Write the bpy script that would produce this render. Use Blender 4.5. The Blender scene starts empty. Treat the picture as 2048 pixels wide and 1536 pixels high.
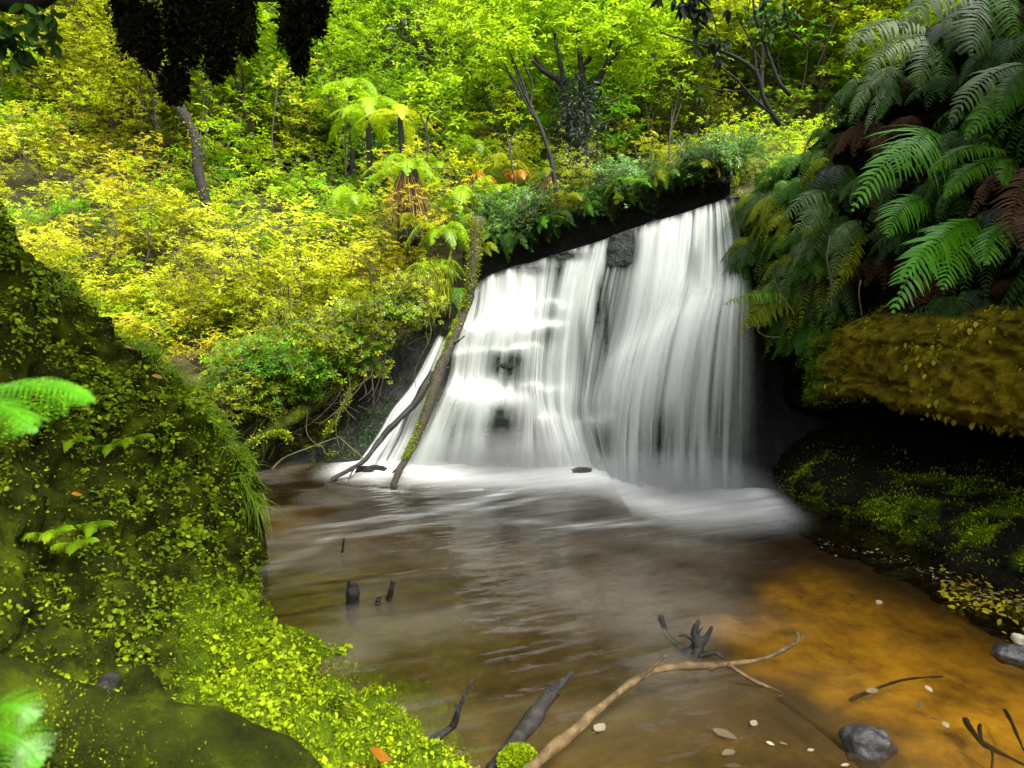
import bpy, math, random
import numpy as np
from mathutils import Vector
R = math.radians
rng = np.random.default_rng(7)
random.seed(7)
sc = bpy.context.scene
col = sc.collection

# ------------------------------------------------------------------ camera, sky, sun, exposure
FPX = 1359.0                                   # focal length in photograph pixels (2048 wide)
CAM = np.array((0.0, 0.0, 1.6))
PITCH = math.atan2(148.0, FPX)
cd = bpy.data.cameras.new('camera'); cam = bpy.data.objects.new('camera', cd); col.objects.link(cam)
cam.location = CAM; cam.rotation_euler = (math.pi / 2 - PITCH, 0, 0)
cd.sensor_width = 36.0; cd.lens = 36.0 * FPX / 2048.0
cd.clip_start = 0.05; cd.clip_end = 500
cd.dof.use_dof = True; cd.dof.focus_distance = 5.5; cd.dof.aperture_fstop = 4.5
sc.camera = cam
SUN_EL, SUN_AZ = R(56), R(135)                 # azimuth from +Y towards +X
w = bpy.data.worlds.new('World'); sc.world = w; w.use_nodes = True
nt = w.node_tree; nt.nodes.clear()
sky = nt.nodes.new('ShaderNodeTexSky'); sky.sky_type = 'NISHITA'; sky.sun_disc = False
sky.sun_elevation = SUN_EL; sky.sun_rotation = SUN_AZ; sky.dust_density = 6.0; sky.air_density = 1.0; sky.ozone_density = 0.5
hs = nt.nodes.new('ShaderNodeHueSaturation'); hs.inputs['Saturation'].default_value = 0.25
bg = nt.nodes.new('ShaderNodeBackground'); bg.inputs[1].default_value = 0.15
wo = nt.nodes.new('ShaderNodeOutputWorld')
nt.links.new(sky.outputs[0], hs.inputs['Color']); nt.links.new(hs.outputs[0], bg.inputs[0]); nt.links.new(bg.outputs[0], wo.inputs[0])
sd = bpy.data.lights.new('sun', 'SUN'); sd.energy = 1.5; sd.angle = R(12); sd.color = (1.0, 0.95, 0.86)
sun = bpy.data.objects.new('sun', sd); col.objects.link(sun)
sdir = Vector((math.sin(SUN_AZ) * math.cos(SUN_EL), math.cos(SUN_AZ) * math.cos(SUN_EL), math.sin(SUN_EL)))
sun.rotation_euler = sdir.to_track_quat('Z', 'Y').to_euler(); sun.location = (0, 0, 30)
vs = sc.view_settings
vs.view_transform = 'Standard'; vs.look = 'None'; vs.gamma = 1.0; vs.use_curve_mapping = False
vs.exposure = 2.0
sc.render.engine = 'CYCLES'
cy = sc.cycles
cy.use_denoising = True
cy.max_bounces = 7; cy.diffuse_bounces = 3; cy.glossy_bounces = 3; cy.transmission_bounces = 4; cy.transparent_max_bounces = 12
cy.caustics_reflective = False; cy.caustics_refractive = False; cy.sample_clamp_indirect = 6.0

# ------------------------------------------------------------------ layout helpers
FWD = np.array((0, math.cos(PITCH), -math.sin(PITCH))); UPV = np.array((0, math.sin(PITCH), math.cos(PITCH))); RGT = np.array((1.0, 0, 0))
def P(px, py, d):
    """the point that stands at depth d (m) in the direction of photograph pixel px, py"""
    px, py, d = np.broadcast_arrays(np.asarray(px, float), np.asarray(py, float), np.asarray(d, float))
    return CAM + d[..., None] * (FWD + ((px - 1024) / FPX)[..., None] * RGT + ((768 - py) / FPX)[..., None] * UPV)
def W(px, py, z=0.0):
    """the point on the level z in the direction of pixel px, py"""
    v = FWD + (px - 1024) / FPX * RGT + (768 - py) / FPX * UPV
    return CAM + v * ((z - CAM[2]) / v[2])
def sstep(a, b, x):
    t = np.clip((np.asarray(x, float) - a) / (b - a), 0, 1); return t * t * (3 - 2 * t)
def unit(v):
    return v / (np.linalg.norm(v, axis=-1, keepdims=True) + 1e-9)
def _hash(i, j, k, s):
    h = (i * 374761393 + j * 668265263 + k * 2147483647 + s * 974634777) & 0xFFFFFFFF
    h = ((h ^ (h >> 13)) * 1274126177) & 0xFFFFFFFF
    h = ((h ^ (h >> 16)) * 2246822519) & 0xFFFFFFFF
    return ((h ^ (h >> 15)) & 0xFFFFFF) / float(0xFFFFFF)
def vnoise(p, seed=0):
    p = np.asarray(p, float); i = np.floor(p).astype(np.int64); f = p - i; f = f * f * (3 - 2 * f)
    x, y, z = i[..., 0], i[..., 1], i[..., 2]; fx, fy, fz = f[..., 0], f[..., 1], f[..., 2]
    r = 0
    for dx in (0, 1):
        for dy in (0, 1):
            for dz in (0, 1):
                r = r + _hash(x + dx, y + dy, z + dz, seed) * (fx if dx else 1 - fx) * (fy if dy else 1 - fy) * (fz if dz else 1 - fz)
    return r * 2 - 1
def fbm(p, octv=4, seed=0, gain=0.5):
    p = np.asarray(p, float); r = 0; a = 1.0; t = 0
    for o in range(octv):
        r = r + a * vnoise(p * (2.0 ** o) + 17.3 * o, seed + o); t += a; a *= gain
    return r / t
def cr(vals, t):
    """uniform Catmull-Rom through vals[k] at t in 0..1 (works on stacked arrays along axis 0)"""
    vals = np.asarray(vals, float); n = len(vals) - 1
    x = np.clip(np.asarray(t, float), 0, 1) * n; i = np.minimum(x.astype(int), n - 1); f = x - i
    g = lambda k: vals[np.clip(k, 0, n)]
    f = f.reshape(f.shape + (1,) * (vals.ndim - 1))
    p0, p1, p2, p3 = g(i - 1), g(i), g(i + 1), g(i + 2)
    return 0.5 * ((2 * p1) + (-p0 + p2) * f + (2 * p0 - 5 * p1 + 4 * p2 - p3) * f ** 2 + (-p0 + 3 * p1 - 3 * p2 + p3) * f ** 3)
def grid2(ctrl, nt_, ns_):
    """smooth nt_ x ns_ grid through a control grid [rows][cols]"""
    a = cr(np.asarray(ctrl, float), np.linspace(0, 1, nt_)); b = cr(np.swapaxes(a, 0, 1), np.linspace(0, 1, ns_))
    return np.swapaxes(b, 0, 1)

# ------------------------------------------------------------------ mesh helpers
def mk(name, V, Q=None, T=None, attrs=None, smooth=True):
    V = np.asarray(V, np.float32).reshape(-1, 3)
    me = bpy.data.meshes.new(name)
    loops, starts, tot = [], [], 0
    for F, k in ((Q, 4), (T, 3)):
        if F is None or len(F) == 0: continue
        F = np.asarray(F, np.int32).reshape(-1, k)
        loops.append(F.ravel()); starts.append(tot + np.arange(len(F), dtype=np.int32) * k); tot += F.size
    loops = np.concatenate(loops); starts = np.concatenate(starts)
    me.vertices.add(len(V)); me.vertices.foreach_set('co', V.ravel())
    me.loops.add(len(loops)); me.loops.foreach_set('vertex_index', loops)
    me.polygons.add(len(starts)); me.polygons.foreach_set('loop_start', starts)
    if attrs:
        for k, a in attrs.items():
            at = me.attributes.new(k, 'FLOAT', 'POINT'); at.data.foreach_set('value', np.asarray(a, np.float32).ravel())
    if smooth: me.polygons.foreach_set('use_smooth', np.ones(len(starts), bool))
    me.update(calc_edges=True); me.validate()
    return me
def gq(nr, nc, off=0, wrap=False):
    r, c = np.meshgrid(np.arange(nr - 1), np.arange(nc if wrap else nc - 1), indexing='ij')
    c2 = (c + 1) % nc
    return (np.stack([r * nc + c, r * nc + c2, (r + 1) * nc + c2, (r + 1) * nc + c], -1).reshape(-1, 4) + off).astype(np.int32)
class MB:
    """collects quads; build() gives one mesh"""
    def __init__(s): s.V, s.Q, s.T, s.A, s.n = [], [], [], [], 0
    def add(s, V, Q=None, T=None, a=0.5):
        V = np.asarray(V, float).reshape(-1, 3)
        if Q is not None: s.Q.append(np.asarray(Q) + s.n)
        if T is not None: s.T.append(np.asarray(T) + s.n)
        s.V.append(V); s.A.append(np.broadcast_to(np.asarray(a, float), (len(V),))); s.n += len(V)
    def mesh(s, name, smooth=True, org=(0, 0, 0)):
        return mk(name, np.concatenate(s.V) - np.asarray(org), np.concatenate(s.Q) if s.Q else None, np.concatenate(s.T) if s.T else None, {'tint': np.concatenate(s.A)}, smooth)
def tube(mb, pts, rad, sides=7, rough=0.0, seed=0, a=0.5, cap=True):
    pts = np.asarray(pts, float); n = len(pts); rad = np.broadcast_to(np.asarray(rad, float), (n,))
    tan = unit(np.gradient(pts, axis=0)); ref = np.array((0.13, 0.31, 0.94)) if abs(tan[:, 2]).mean() < 0.8 else np.array((0.9, 0.3, 0.1))
    u = unit(np.cross(tan, ref)); v = np.cross(tan, u)
    th = np.linspace(0, 2 * np.pi, sides, endpoint=False)
    ring = u[:, None] * np.cos(th)[None, :, None] + v[:, None] * np.sin(th)[None, :, None]
    r = rad[:, None]
    if rough: r = r * (1 + rough * fbm((pts[:, None] + ring * rad[:, None, None]) * (0.35 / max(rad.max(), 1e-3)) + seed * 3.1, 3, seed))
    V = pts[:, None] + ring * np.broadcast_to(r, (n, sides))[..., None]
    Q = gq(n, sides, 0, True); V = V.reshape(-1, 3)
    if cap:
        V = np.concatenate([V, pts[:1] - tan[:1] * rad[0] * 0.3, pts[-1:] + tan[-1:] * rad[-1] * 0.5]); e = n * sides
        k = np.arange(sides); T = np.concatenate([np.stack([np.full(sides, e), (k + 1) % sides, k], -1), np.stack([np.full(sides, e + 1), (n - 1) * sides + k, (n - 1) * sides + (k + 1) % sides], -1)])
        mb.add(V, Q, T, a)
    else: mb.add(V, Q, None, a)
def path(pts, n): return cr(np.asarray(pts, float), np.linspace(0, 1, n))
def wiggle(pts, amp, freq=1.0, seed=0):
    pts = np.asarray(pts, float)
    return pts + amp * np.stack([fbm(pts * freq + 5.1 * k, 3, seed + 11 * k) for k in range(3)], -1)
def leaves(mb, B, D, N, L, Wd, fold=0.12, droop=0.15, a=None):
    """a kite-shaped leaf for each base B, direction D, up-normal N"""
    n = len(B); D = unit(D); S = unit(np.cross(D, N)); N = np.cross(S, D)
    L = np.broadcast_to(L, (n,))[:, None]; Wd = np.broadcast_to(Wd, (n,))[:, None]
    tip = B + D * L - N * L * droop
    mid = B + D * L * 0.48 + N * (L * 0.02)
    V = np.stack([B, mid + S * Wd * 0.5 - N * Wd * fold * 0.5, tip, mid - S * Wd * 0.5 - N * Wd * fold * 0.5], 1)
    if a is None: a = rng.random(n)
    mb.add(V, np.arange(n * 4).reshape(-1, 4), None, np.repeat(a, 4))
def leaves2(mb, B, D, N, L, Wd, fold=0.25, droop=0.2, a=None):
    """a rounder folded leaf of four quads-worth of faces for things near the camera"""
    n = len(B); D = unit(D); S = unit(np.cross(D, N)); N = np.cross(S, D)
    L = np.broadcast_to(L, (n,))[:, None]; Wd = np.broadcast_to(Wd, (n,))[:, None]
    def pt(t, s, h): return B + D * L * t + S * Wd * s + N * (L * h)
    V = np.stack([pt(0, 0, 0), pt(.3, .42, fold * .12), pt(.68, .36, fold * .05 - droop * .35), pt(1, 0, -droop), pt(.68, -.36, fold * .05 - droop * .35), pt(.3, -.42, fold * .12), pt(.3, 0, 0), pt(.68, 0, -droop * .4)], 1)
    if a is None: a = rng.random(n)
    k = np.arange(n)[:, None] * 8
    Q = np.concatenate([k + np.array([[6, 1, 2, 7]]), k + np.array([[5, 6, 7, 4]])]); T = np.concatenate([k + np.array([[0, 1, 6]]), k + np.array([[0, 6, 5]]), k + np.array([[7, 2, 3]]), k + np.array([[4, 7, 3]])])
    mb.add(V, Q, T, np.repeat(a, 8))
def rdir(n, up=0.0):
    v = rng.normal(size=(n, 3)); v[:, 2] += up; return unit(v)
def whorls(mb, C, n, L, Wd, tilt=0.1, a=None, two=False):
    """n leaves spreading round every point of C, drooping at the tips"""
    m = len(C); th = rng.random((m, 1)) * 6.28 + np.arange(n)[None] * (6.283 / n) + rng.normal(0, .25, (m, n))
    ax = unit(np.stack([rng.normal(0, .35, m), rng.normal(0, .35, m), np.ones(m)], -1))
    x = unit(np.cross(ax, np.array((0.3, 0.9, 0.1)))); y = np.cross(ax, x)
    D = x[:, None] * np.cos(th)[..., None] + y[:, None] * np.sin(th)[..., None] + ax[:, None] * (tilt + rng.normal(0, .2, (m, n)))[..., None]
    B = np.repeat(C[:, None], n, 1) + D * 0.1 * L
    a_ = np.repeat((rng.random(m) if a is None else a)[:, None], n, 1) + rng.normal(0, .12, (m, n))
    f = leaves2 if two else leaves
    f(mb, B.reshape(-1, 3), D.reshape(-1, 3), np.repeat(ax, n, 0), (L * rng.uniform(.7, 1.2, m * n)), Wd * rng.uniform(.8, 1.2, m * n), a=np.clip(a_, 0, 1).ravel())

# ------------------------------------------------------------------ objects
def tag(o, label=None, cat=None, group=None, kind=None):
    if label: o['label'] = label
    if cat: o['category'] = cat
    if group: o['group'] = group
    if kind: o['kind'] = kind
    return o
def ob(name, me, mat, parent=None, loc=(0, 0, 0)):
    o = bpy.data.objects.new(name, me); col.objects.link(o); o.location = loc
    if mat is not None:
        if not me.materials: me.materials.append(mat)
        elif me.materials[0] is not mat:
            o.material_slots[0].link = 'OBJECT'; o.material_slots[0].material = mat
    if parent is not None: o.parent = parent
    return o
def thing(name, label, cat, loc=(0, 0, 0), rz=0.0, group=None, scale=1.0):
    o = bpy.data.objects.new(name, None); col.objects.link(o); o.location = loc; o.rotation_euler = (0, 0, rz); o.scale = (scale,) * 3
    o.empty_display_size = 0.1
    return tag(o, label, cat, group)

# ------------------------------------------------------------------ materials
def newmat(name):
    m = bpy.data.materials.new(name); m.use_nodes = True; t = m.node_tree; t.nodes.clear()
    o = t.nodes.new('ShaderNodeOutputMaterial'); return m, t, o
def N_(t, typ, **kw):
    n = t.nodes.new(typ)
    for k, v in kw.items():
        if k in n.inputs: n.inputs[k].default_value = v
        else: setattr(n, k, v)
    return n
def ramp(t, fac, stops):
    r = t.nodes.new('ShaderNodeValToRGB'); e = r.color_ramp.elements
    while len(e) < len(stops): e.new(0.5)
    for k, (p, c) in enumerate(stops): e[k].position = p; e[k].color = (*c, 1)
    t.links.new(fac, r.inputs[0]); return r
def attr(t, n):
    a = t.nodes.new('ShaderNodeAttribute'); a.attribute_name = n; return a.outputs['Fac']
def math_(t, op, a, b):
    n = t.nodes.new('ShaderNodeMath'); n.operation = op
    for k, x in enumerate((a, b)):
        if isinstance(x, (int, float)): n.inputs[k].default_value = x
        else: t.links.new(x, n.inputs[k])
    return n.outputs[0]
def noise(t, scale, detail=4, rough=0.6, co='Object', dist=0.0):
    tc = t.nodes.new('ShaderNodeTexCoord'); n = N_(t, 'ShaderNodeTexNoise', Scale=scale, Detail=detail, Roughness=rough, Distortion=dist)
    t.links.new(tc.outputs[co], n.inputs['Vector']); return n.outputs['Fac']
def bump(t, h, strength, dist):
    b = N_(t, 'ShaderNodeBump', Strength=strength, Distance=dist); t.links.new(h, b.inputs['Height']); return b.outputs[0]
def leafmat(name, c0, c1, c2, trans=0.4, rough=0.42, var=0.35, spec=0.5):
    m, t, o = newmat(name); L = t.links
    oi = t.nodes.new('ShaderNodeObjectInfo')
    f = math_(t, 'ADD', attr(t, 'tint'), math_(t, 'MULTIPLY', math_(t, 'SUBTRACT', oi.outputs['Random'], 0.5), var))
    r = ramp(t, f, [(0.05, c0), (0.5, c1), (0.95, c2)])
    p = N_(t, 'ShaderNodeBsdfPrincipled', Roughness=rough); p.inputs['Specular IOR Level'].default_value = spec
    L.new(r.outputs[0], p.inputs['Base Color'])
    tr = t.nodes.new('ShaderNodeBsdfTranslucent'); g = N_(t, 'ShaderNodeGamma', Gamma=0.85); L.new(r.outputs[0], g.inputs[0]); L.new(g.outputs[0], tr.inputs[0])
    mx = N_(t, 'ShaderNodeMixShader'); mx.inputs[0].default_value = trans
    L.new(p.outputs[0], mx.inputs[1]); L.new(tr.outputs[0], mx.inputs[2]); L.new(mx.outputs[0], o.inputs[0]); return m
def surfmat(name, stops, scale=6, rough=0.7, bscale=30, bstr=0.5, bdist=0.02, extra=None, spec=0.4, detail=6, co='Object'):
    """noise-mottled surface; extra = [(attribute, colour stops, noise scale)] laid over it"""
    m, t, o = newmat(name); L = t.links
    c = ramp(t, noise(t, scale, detail, co=co), stops).outputs[0]
    for at, st, s2 in (extra or []):
        c2 = ramp(t, noise(t, s2, 5, co=co), st).outputs[0]
        fac = attr(t, at)
        n2 = math_(t, 'ADD', fac, math_(t, 'MULTIPLY', math_(t, 'SUBTRACT', noise(t, s2 * 1.7, 4, co=co), 0.5), 0.9))
        st_ = ramp(t, n2, [(0.35, (0, 0, 0)), (0.65, (1, 1, 1))])
        mx = t.nodes.new('ShaderNodeMix'); mx.data_type = 'RGBA'
        L.new(st_.outputs[0], mx.inputs[0]); L.new(c, mx.inputs[6]); L.new(c2, mx.inputs[7]); c = mx.outputs[2]
    p = N_(t, 'ShaderNodeBsdfPrincipled', Roughness=rough); p.inputs['Specular IOR Level'].default_value = spec
    L.new(c, p.inputs['Base Color'])
    b1 = noise(t, bscale, 8, 0.65, co=co)
    L.new(bump(t, b1, bstr, bdist), p.inputs['Normal']); L.new(p.outputs[0], o.inputs[0]); return m

M = {}
M['yellow'] = leafmat('yellow_leaf', (.15, .20, .003), (.46, .51, .005), (.66, .68, .03), .5)  # dark low tint carries the painted inner shade of the shrubs
M['gold'] = leafmat('gold_leaf', (.30, .27, .003), (.48, .42, .006), (.64, .54, .03), .45)
M['lime'] = leafmat('lime_leaf', (.08, .18, .002), (.26, .45, .004), (.44, .60, .01), .5)
M['green'] = leafmat('green_leaf', (.04, .15, .002), (.11, .30, .004), (.22, .46, .008), .5)
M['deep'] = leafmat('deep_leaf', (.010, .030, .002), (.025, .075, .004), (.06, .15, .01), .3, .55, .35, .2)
M['grey'] = leafmat('mist_grey_leaf', (.03, .035, .02), (.07, .08, .045), (.15, .16, .09), .25)  # grey colour stands in for mist round the far tree
M['orange'] = leafmat('orange_leaf', (.35, .12, .005), (.5, .2, .01), (.6, .34, .03), .4)
M['shade'] = leafmat('shade_leaf', (.004, .010, .002), (.010, .026, .003), (.02, .05, .005), .15, .6)  # leaf green taken almost to black, shade put into the colour
M['olive'] = leafmat('olive_leaf', (.06, .085, .002), (.17, .21, .003), (.33, .38, .006), .4, .6, .35, .15)
M['fern'] = leafmat('fern_leaf', (.015, .055, .002), (.04, .13, .003), (.10, .24, .006), .4, .5, .5, .15)
M['fernpale'] = leafmat('pale_fern_leaf', (.03, .06, .012), (.065, .125, .022), (.14, .21, .045), .3, .45, .4, .25)
M['fernlime'] = leafmat('lime_fern_leaf', (.06, .24, .003), (.10, .36, .004), (.16, .46, .01), .45, .4)
M['ferndead'] = leafmat('dead_fern_leaf', (.025, .010, .005), (.06, .028, .014), (.13, .075, .035), .2, .8, .4, .1)
M['straw'] = leafmat('straw', (.07, .035, .012), (.18, .10, .035), (.36, .24, .09), .3, .7, .0, .2)
M['moss_leaf'] = leafmat('moss_leaf', (.08, .13, .002), (.27, .38, .003), (.48, .60, .006), .35, .6, .0, .15)
M['moss_lime'] = leafmat('moss_lime', (.10, .15, .002), (.24, .34, .003), (.40, .52, .006), .35, .6, .0, .15)
M['moss_olive'] = leafmat('moss_olive', (.10, .095, .002), (.28, .26, .003), (.48, .45, .006), .3, .6, .0, .1)
M['moss_shaded'] = leafmat('moss_shaded', (.003, .003, .0015), (.007, .008, .002), (.016, .019, .003), .15, .9, .0, .05)  # near black: the silhouette's shade is put into the moss colour
M['grass'] = leafmat('grass_blade', (.10, .20, .002), (.20, .36, .004), (.32, .48, .01), .45, .5)
M['bark'] = surfmat('bark', [(.3, (.018, .014, .010)), (.7, (.065, .052, .035))], 14, .85, 60, .7, .01)
M['barkdark'] = surfmat('dark_bark', [(.3, (.004, .004, .003)), (.7, (.018, .017, .010))], 10, .85, 40, .8, .015)
M['barkmoss'] = surfmat('mossy_bark', [(.3, (.016, .016, .006)), (.5, (.035, .045, .006)), (.75, (.08, .11, .006))], 7, .95, 60, .9, .02, spec=.1)
M['stem'] = surfmat('stem', [(.3, (.05, .045, .02)), (.7, (.14, .12, .05))], 9, .8, 40, .4, .005)
M['wetwood'] = surfmat('wet_wood', [(.3, (.006, .005, .004)), (.55, (.02, .017, .014)), (.75, (.06, .052, .042))], 24, .4, 90, 1.0, .01, spec=.4)
M['brownwood'] = surfmat('brown_wood', [(.3, (.03, .019, .008)), (.5, (.10, .063, .022)), (.7, (.20, .14, .055))], 22, .5, 90, .9, .008)
M['rock'] = surfmat('wet_rock', [(.3, (.005, .006, .005)), (.55, (.014, .015, .013)), (.8, (.045, .045, .038))], 5, .42, 18, 1.0, .06, [('moss', [(.3, (.02, .04, .004)), (.7, (.07, .12, .006))], 9)], .35)
M['bank'] = surfmat('bank_rock', [(.3, (.004, .004, .003)), (.6, (.012, .010, .006)), (.85, (.03, .026, .014))], 4, .95, 22, 1.0, .04,
                    [('ochre', [(.25, (.025, .017, .003)), (.5, (.14, .105, .006)), (.8, (.30, .23, .012))], 9), ('moss', [(.3, (.015, .03, .002)), (.55, (.05, .085, .003)), (.8, (.12, .17, .005))], 8)], .05)
M['soil'] = surfmat('soil', [(.3, (.015, .012, .004)), (.6, (.05, .045, .009)), (.85, (.11, .11, .014))], 3, .95, 20, .8, .05)
M['mossbed'] = surfmat('moss_bed', [(.25, (.007, .007, .002)), (.5, (.026, .034, .003)), (.75, (.085, .115, .004))], 7, .95, 60, 1.0, .02, [('moss', [(.3, (.03, .05, .003)), (.7, (.10, .16, .005))], 14)], .05)  # dark stops put the shade of the bank's pockets into the moss colour
M['stone'] = surfmat('wet_stone', [(.3, (.008, .008, .009)), (.5, (.025, .024, .024)), (.72, (.10, .10, .10))], 16, .25, 50, .9, .012, spec=.6)
def proj(V):
    v = np.asarray(V, float) - CAM; d = v @ FWD
    return 1024 + FPX * (v @ RGT) / d, 768 - FPX * (v @ UPV) / d, d

# ------------------------------------------------------------------ terrain
def y_shore(x): return np.interp(x, [-40, -8, -6, -2.7, -1.7, -0.9, 0.5, 2.4, 3.6, 8, 40], [0, 5.2, 6.3, 7.0, 7.35, 7.95, 8.15, 7.7, 7.0, 6.0, 5.0])
def x_cliff(y): return np.interp(y, [-40, -3, 1.5, 4.0, 6.2, 7.5, 40], [9, 4.6, 3.6, 3.0, 2.45, 2.6, 4.0])
def ground_z(x, y, rough=True):
    x = np.asarray(x, float); y = np.asarray(y, float)
    s = (y - y_shore(x)) * 0.92
    lift = 1.25 * sstep(-2.3, -0.4, x)
    sp = np.maximum(s, 0)
    z1 = -0.7 + sstep(0.0, 0.3, s) * (1.45 + lift) + 0.46 * np.minimum(sp, 5) + 0.66 * np.clip(sp - 5, 0, 14) + 0.2 * np.clip(sp - 19, 0, 99)
    s2 = x - x_cliff(y) - 1.0
    z2 = -0.7 + sstep(0.0, 0.5, s2) * 3.0 + 0.75 * np.clip(s2, 0, 12)
    s3 = -2.75 - x + 0.25 * np.clip(2.5 - y, 0, 9) * 0
    z3 = -0.7 + (sstep(0, 1.2, s3) * 1.9 + 0.5 * np.clip(s3, 0, 12)) * sstep(4.9, 3.6, y)
    s4 = -1.2 - y
    z4 = -0.7 + sstep(0, 1.5, s4) * 0.9 + 0.35 * np.clip(s4, 0, 14)
    z = np.maximum(np.maximum(z1, z2), np.maximum(z3, z4))
    if rough: z = z + 0.12 * sstep(-.6, .3, z) * fbm(np.stack([x * .9, y * .9, 0 * x], -1), 4, 3)
    return z
ax = np.sinh(np.linspace(-3.6, 3.6, 300)) * 3.2; ay = 7.2 + np.sinh(np.linspace(-3.4, 3.7, 320)) * 3.0
gx, gy = np.meshgrid(ax, ay); gz = ground_z(gx, gy)
tag(ob('ground', mk('ground', np.stack([gx, gy, gz], -1), gq(320, 300)), M['soil']), kind='structure')

# pool bed: brown silt with a patch of amber sand
bx, by = np.meshgrid(np.linspace(-5.5, 4.6, 300), np.linspace(0.2, 8.2, 260))
bz = -0.30 + 0.05 * fbm(np.stack([bx * 1.1, by * 1.1, 0 * bx], -1), 4, 9) + 0.02 * fbm(np.stack([bx * 7, by * 7, 0 * bx], -1), 3, 5) - 0.22 * sstep(1.0, -0.6, bx - 0.2 * by + .6)
nz = fbm(np.stack([bx * 1.6, by * 1.6, 0 * bx + 3], -1), 5, 21)
nz2 = fbm(np.stack([bx * 4.5, by * 4.5, 0 * bx + 3], -1), 4, 33)
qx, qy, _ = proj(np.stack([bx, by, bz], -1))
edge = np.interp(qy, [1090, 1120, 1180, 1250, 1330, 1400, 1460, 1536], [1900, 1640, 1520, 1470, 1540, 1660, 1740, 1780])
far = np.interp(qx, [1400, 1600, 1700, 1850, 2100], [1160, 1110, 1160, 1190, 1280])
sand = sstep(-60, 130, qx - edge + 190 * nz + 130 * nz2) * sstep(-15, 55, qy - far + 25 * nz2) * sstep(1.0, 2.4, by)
mb_, t_, o_ = newmat('pool_bed'); L_ = t_.links
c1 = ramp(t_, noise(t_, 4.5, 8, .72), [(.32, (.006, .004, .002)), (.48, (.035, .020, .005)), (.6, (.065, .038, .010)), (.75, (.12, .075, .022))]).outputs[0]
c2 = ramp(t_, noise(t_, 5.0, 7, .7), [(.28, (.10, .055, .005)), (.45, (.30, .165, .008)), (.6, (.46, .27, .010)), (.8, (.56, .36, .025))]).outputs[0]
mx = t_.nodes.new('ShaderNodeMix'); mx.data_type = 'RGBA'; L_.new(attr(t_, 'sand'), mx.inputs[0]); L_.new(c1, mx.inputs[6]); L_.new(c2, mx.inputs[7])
p_ = N_(t_, 'ShaderNodeBsdfPrincipled', Roughness=.9); L_.new(mx.outputs[2], p_.inputs['Base Color']); L_.new(bump(t_, noise(t_, 25, 6), .5, .02), p_.inputs['Normal']); L_.new(p_.outputs[0], o_.inputs[0])
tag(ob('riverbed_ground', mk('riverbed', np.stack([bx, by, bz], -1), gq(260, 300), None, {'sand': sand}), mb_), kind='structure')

# ------------------------------------------------------------------ the falls: control grid of pixel, depth and water density
FX = np.array([  # left to right, crest to foot
 [940, 985, 1060, 1130, 1200, 1250, 1300, 1370, 1420, 1450, 1478],
 [925, 982, 1058, 1112, 1176, 1227, 1286, 1361, 1420, 1464, 1492],
 [905, 962, 1050, 1096, 1160, 1206, 1270, 1342, 1415, 1474, 1499],
 [895, 950, 1045, 1091, 1151, 1190, 1245, 1314, 1394, 1470, 1496],
 [872, 935, 1048, 1098, 1150, 1181, 1228, 1292, 1376, 1466, 1494],
 [838, 920, 1044, 1108, 1160, 1192, 1221, 1285, 1370, 1465, 1494],
 [800, 905, 1040, 1128, 1180, 1216, 1228, 1285, 1370, 1466, 1496]], float)
FY = np.array([
 [578, 548, 526, 503, 482, 462, 446, 425, 408, 399, 394],
 [636, 612, 600, 590, 580, 575, 545, 520, 500, 482, 478],
 [692, 688, 688, 692, 684, 676, 640, 600, 580, 560, 560],
 [752, 768, 768, 770, 770, 756, 722, 690, 660, 650, 655],
 [806, 800, 802, 826, 826, 815, 800, 788, 780, 780, 780],
 [870, 862, 862, 872, 868, 876, 890, 890, 890, 890, 890],
 [936, 938, 936, 934, 938, 950, 966, 978, 988, 994, 996]], float)
FD = np.array([
 [7.60, 7.55, 7.50, 7.40, 7.25, 7.10, 6.95, 6.85, 6.75, 6.65, 6.60],
 [7.50, 7.45, 7.42, 7.35, 7.20, 7.06, 6.85, 6.70, 6.60, 6.50, 6.48],
 [7.38, 7.30, 7.36, 7.30, 7.15, 7.02, 6.72, 6.50, 6.36, 6.28, 6.28],
 [7.34, 7.28, 7.32, 7.26, 7.12, 6.96, 6.55, 6.30, 6.15, 6.08, 6.08],
 [7.20, 7.10, 7.14, 7.15, 7.05, 6.85, 6.46, 6.20, 6.08, 6.00, 6.00],
 [7.12, 7.02, 7.06, 7.05, 6.95, 6.75, 6.41, 6.15, 6.04, 5.97, 5.97],
 [6.98, 6.86, 6.86, 6.84, 6.76, 6.56, 6.34, 6.10, 6.00, 5.95, 5.95]], float)
FA = np.array([
 [.55, .60, .32, .22, .70, .16, .75, .85, .90, .90, .50],
 [.74, .78, .72, .66, .78, .30, .80, .82, .60, .86, .50],
 [.84, .84, .80, .66, .60, .36, .74, .82, .90, .86, .40],
 [.85, .85, .42, .80, .68, .50, .98, .98, .92, .85, .30],
 [.62, .92, .76, .82, .64, .70, .84, .74, .64, .66, .20],
 [.76, .50, .42, .84, .84, .88, .66, .56, .50, .60, .15],
 [.90, .58, .52, .92, .95, .92, .74, .66, .60, .66, .25]], float)
FX[2:, -1] = (1510, 1516, 1520, 1522, 1526); FX[2:, -2] -= (0, 2, 4, 6, 6); FA[2:, -1] = (.30, .20, .12, .10, .15); FA[3:, -2] = (.74, .58, .50, .56)
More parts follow.
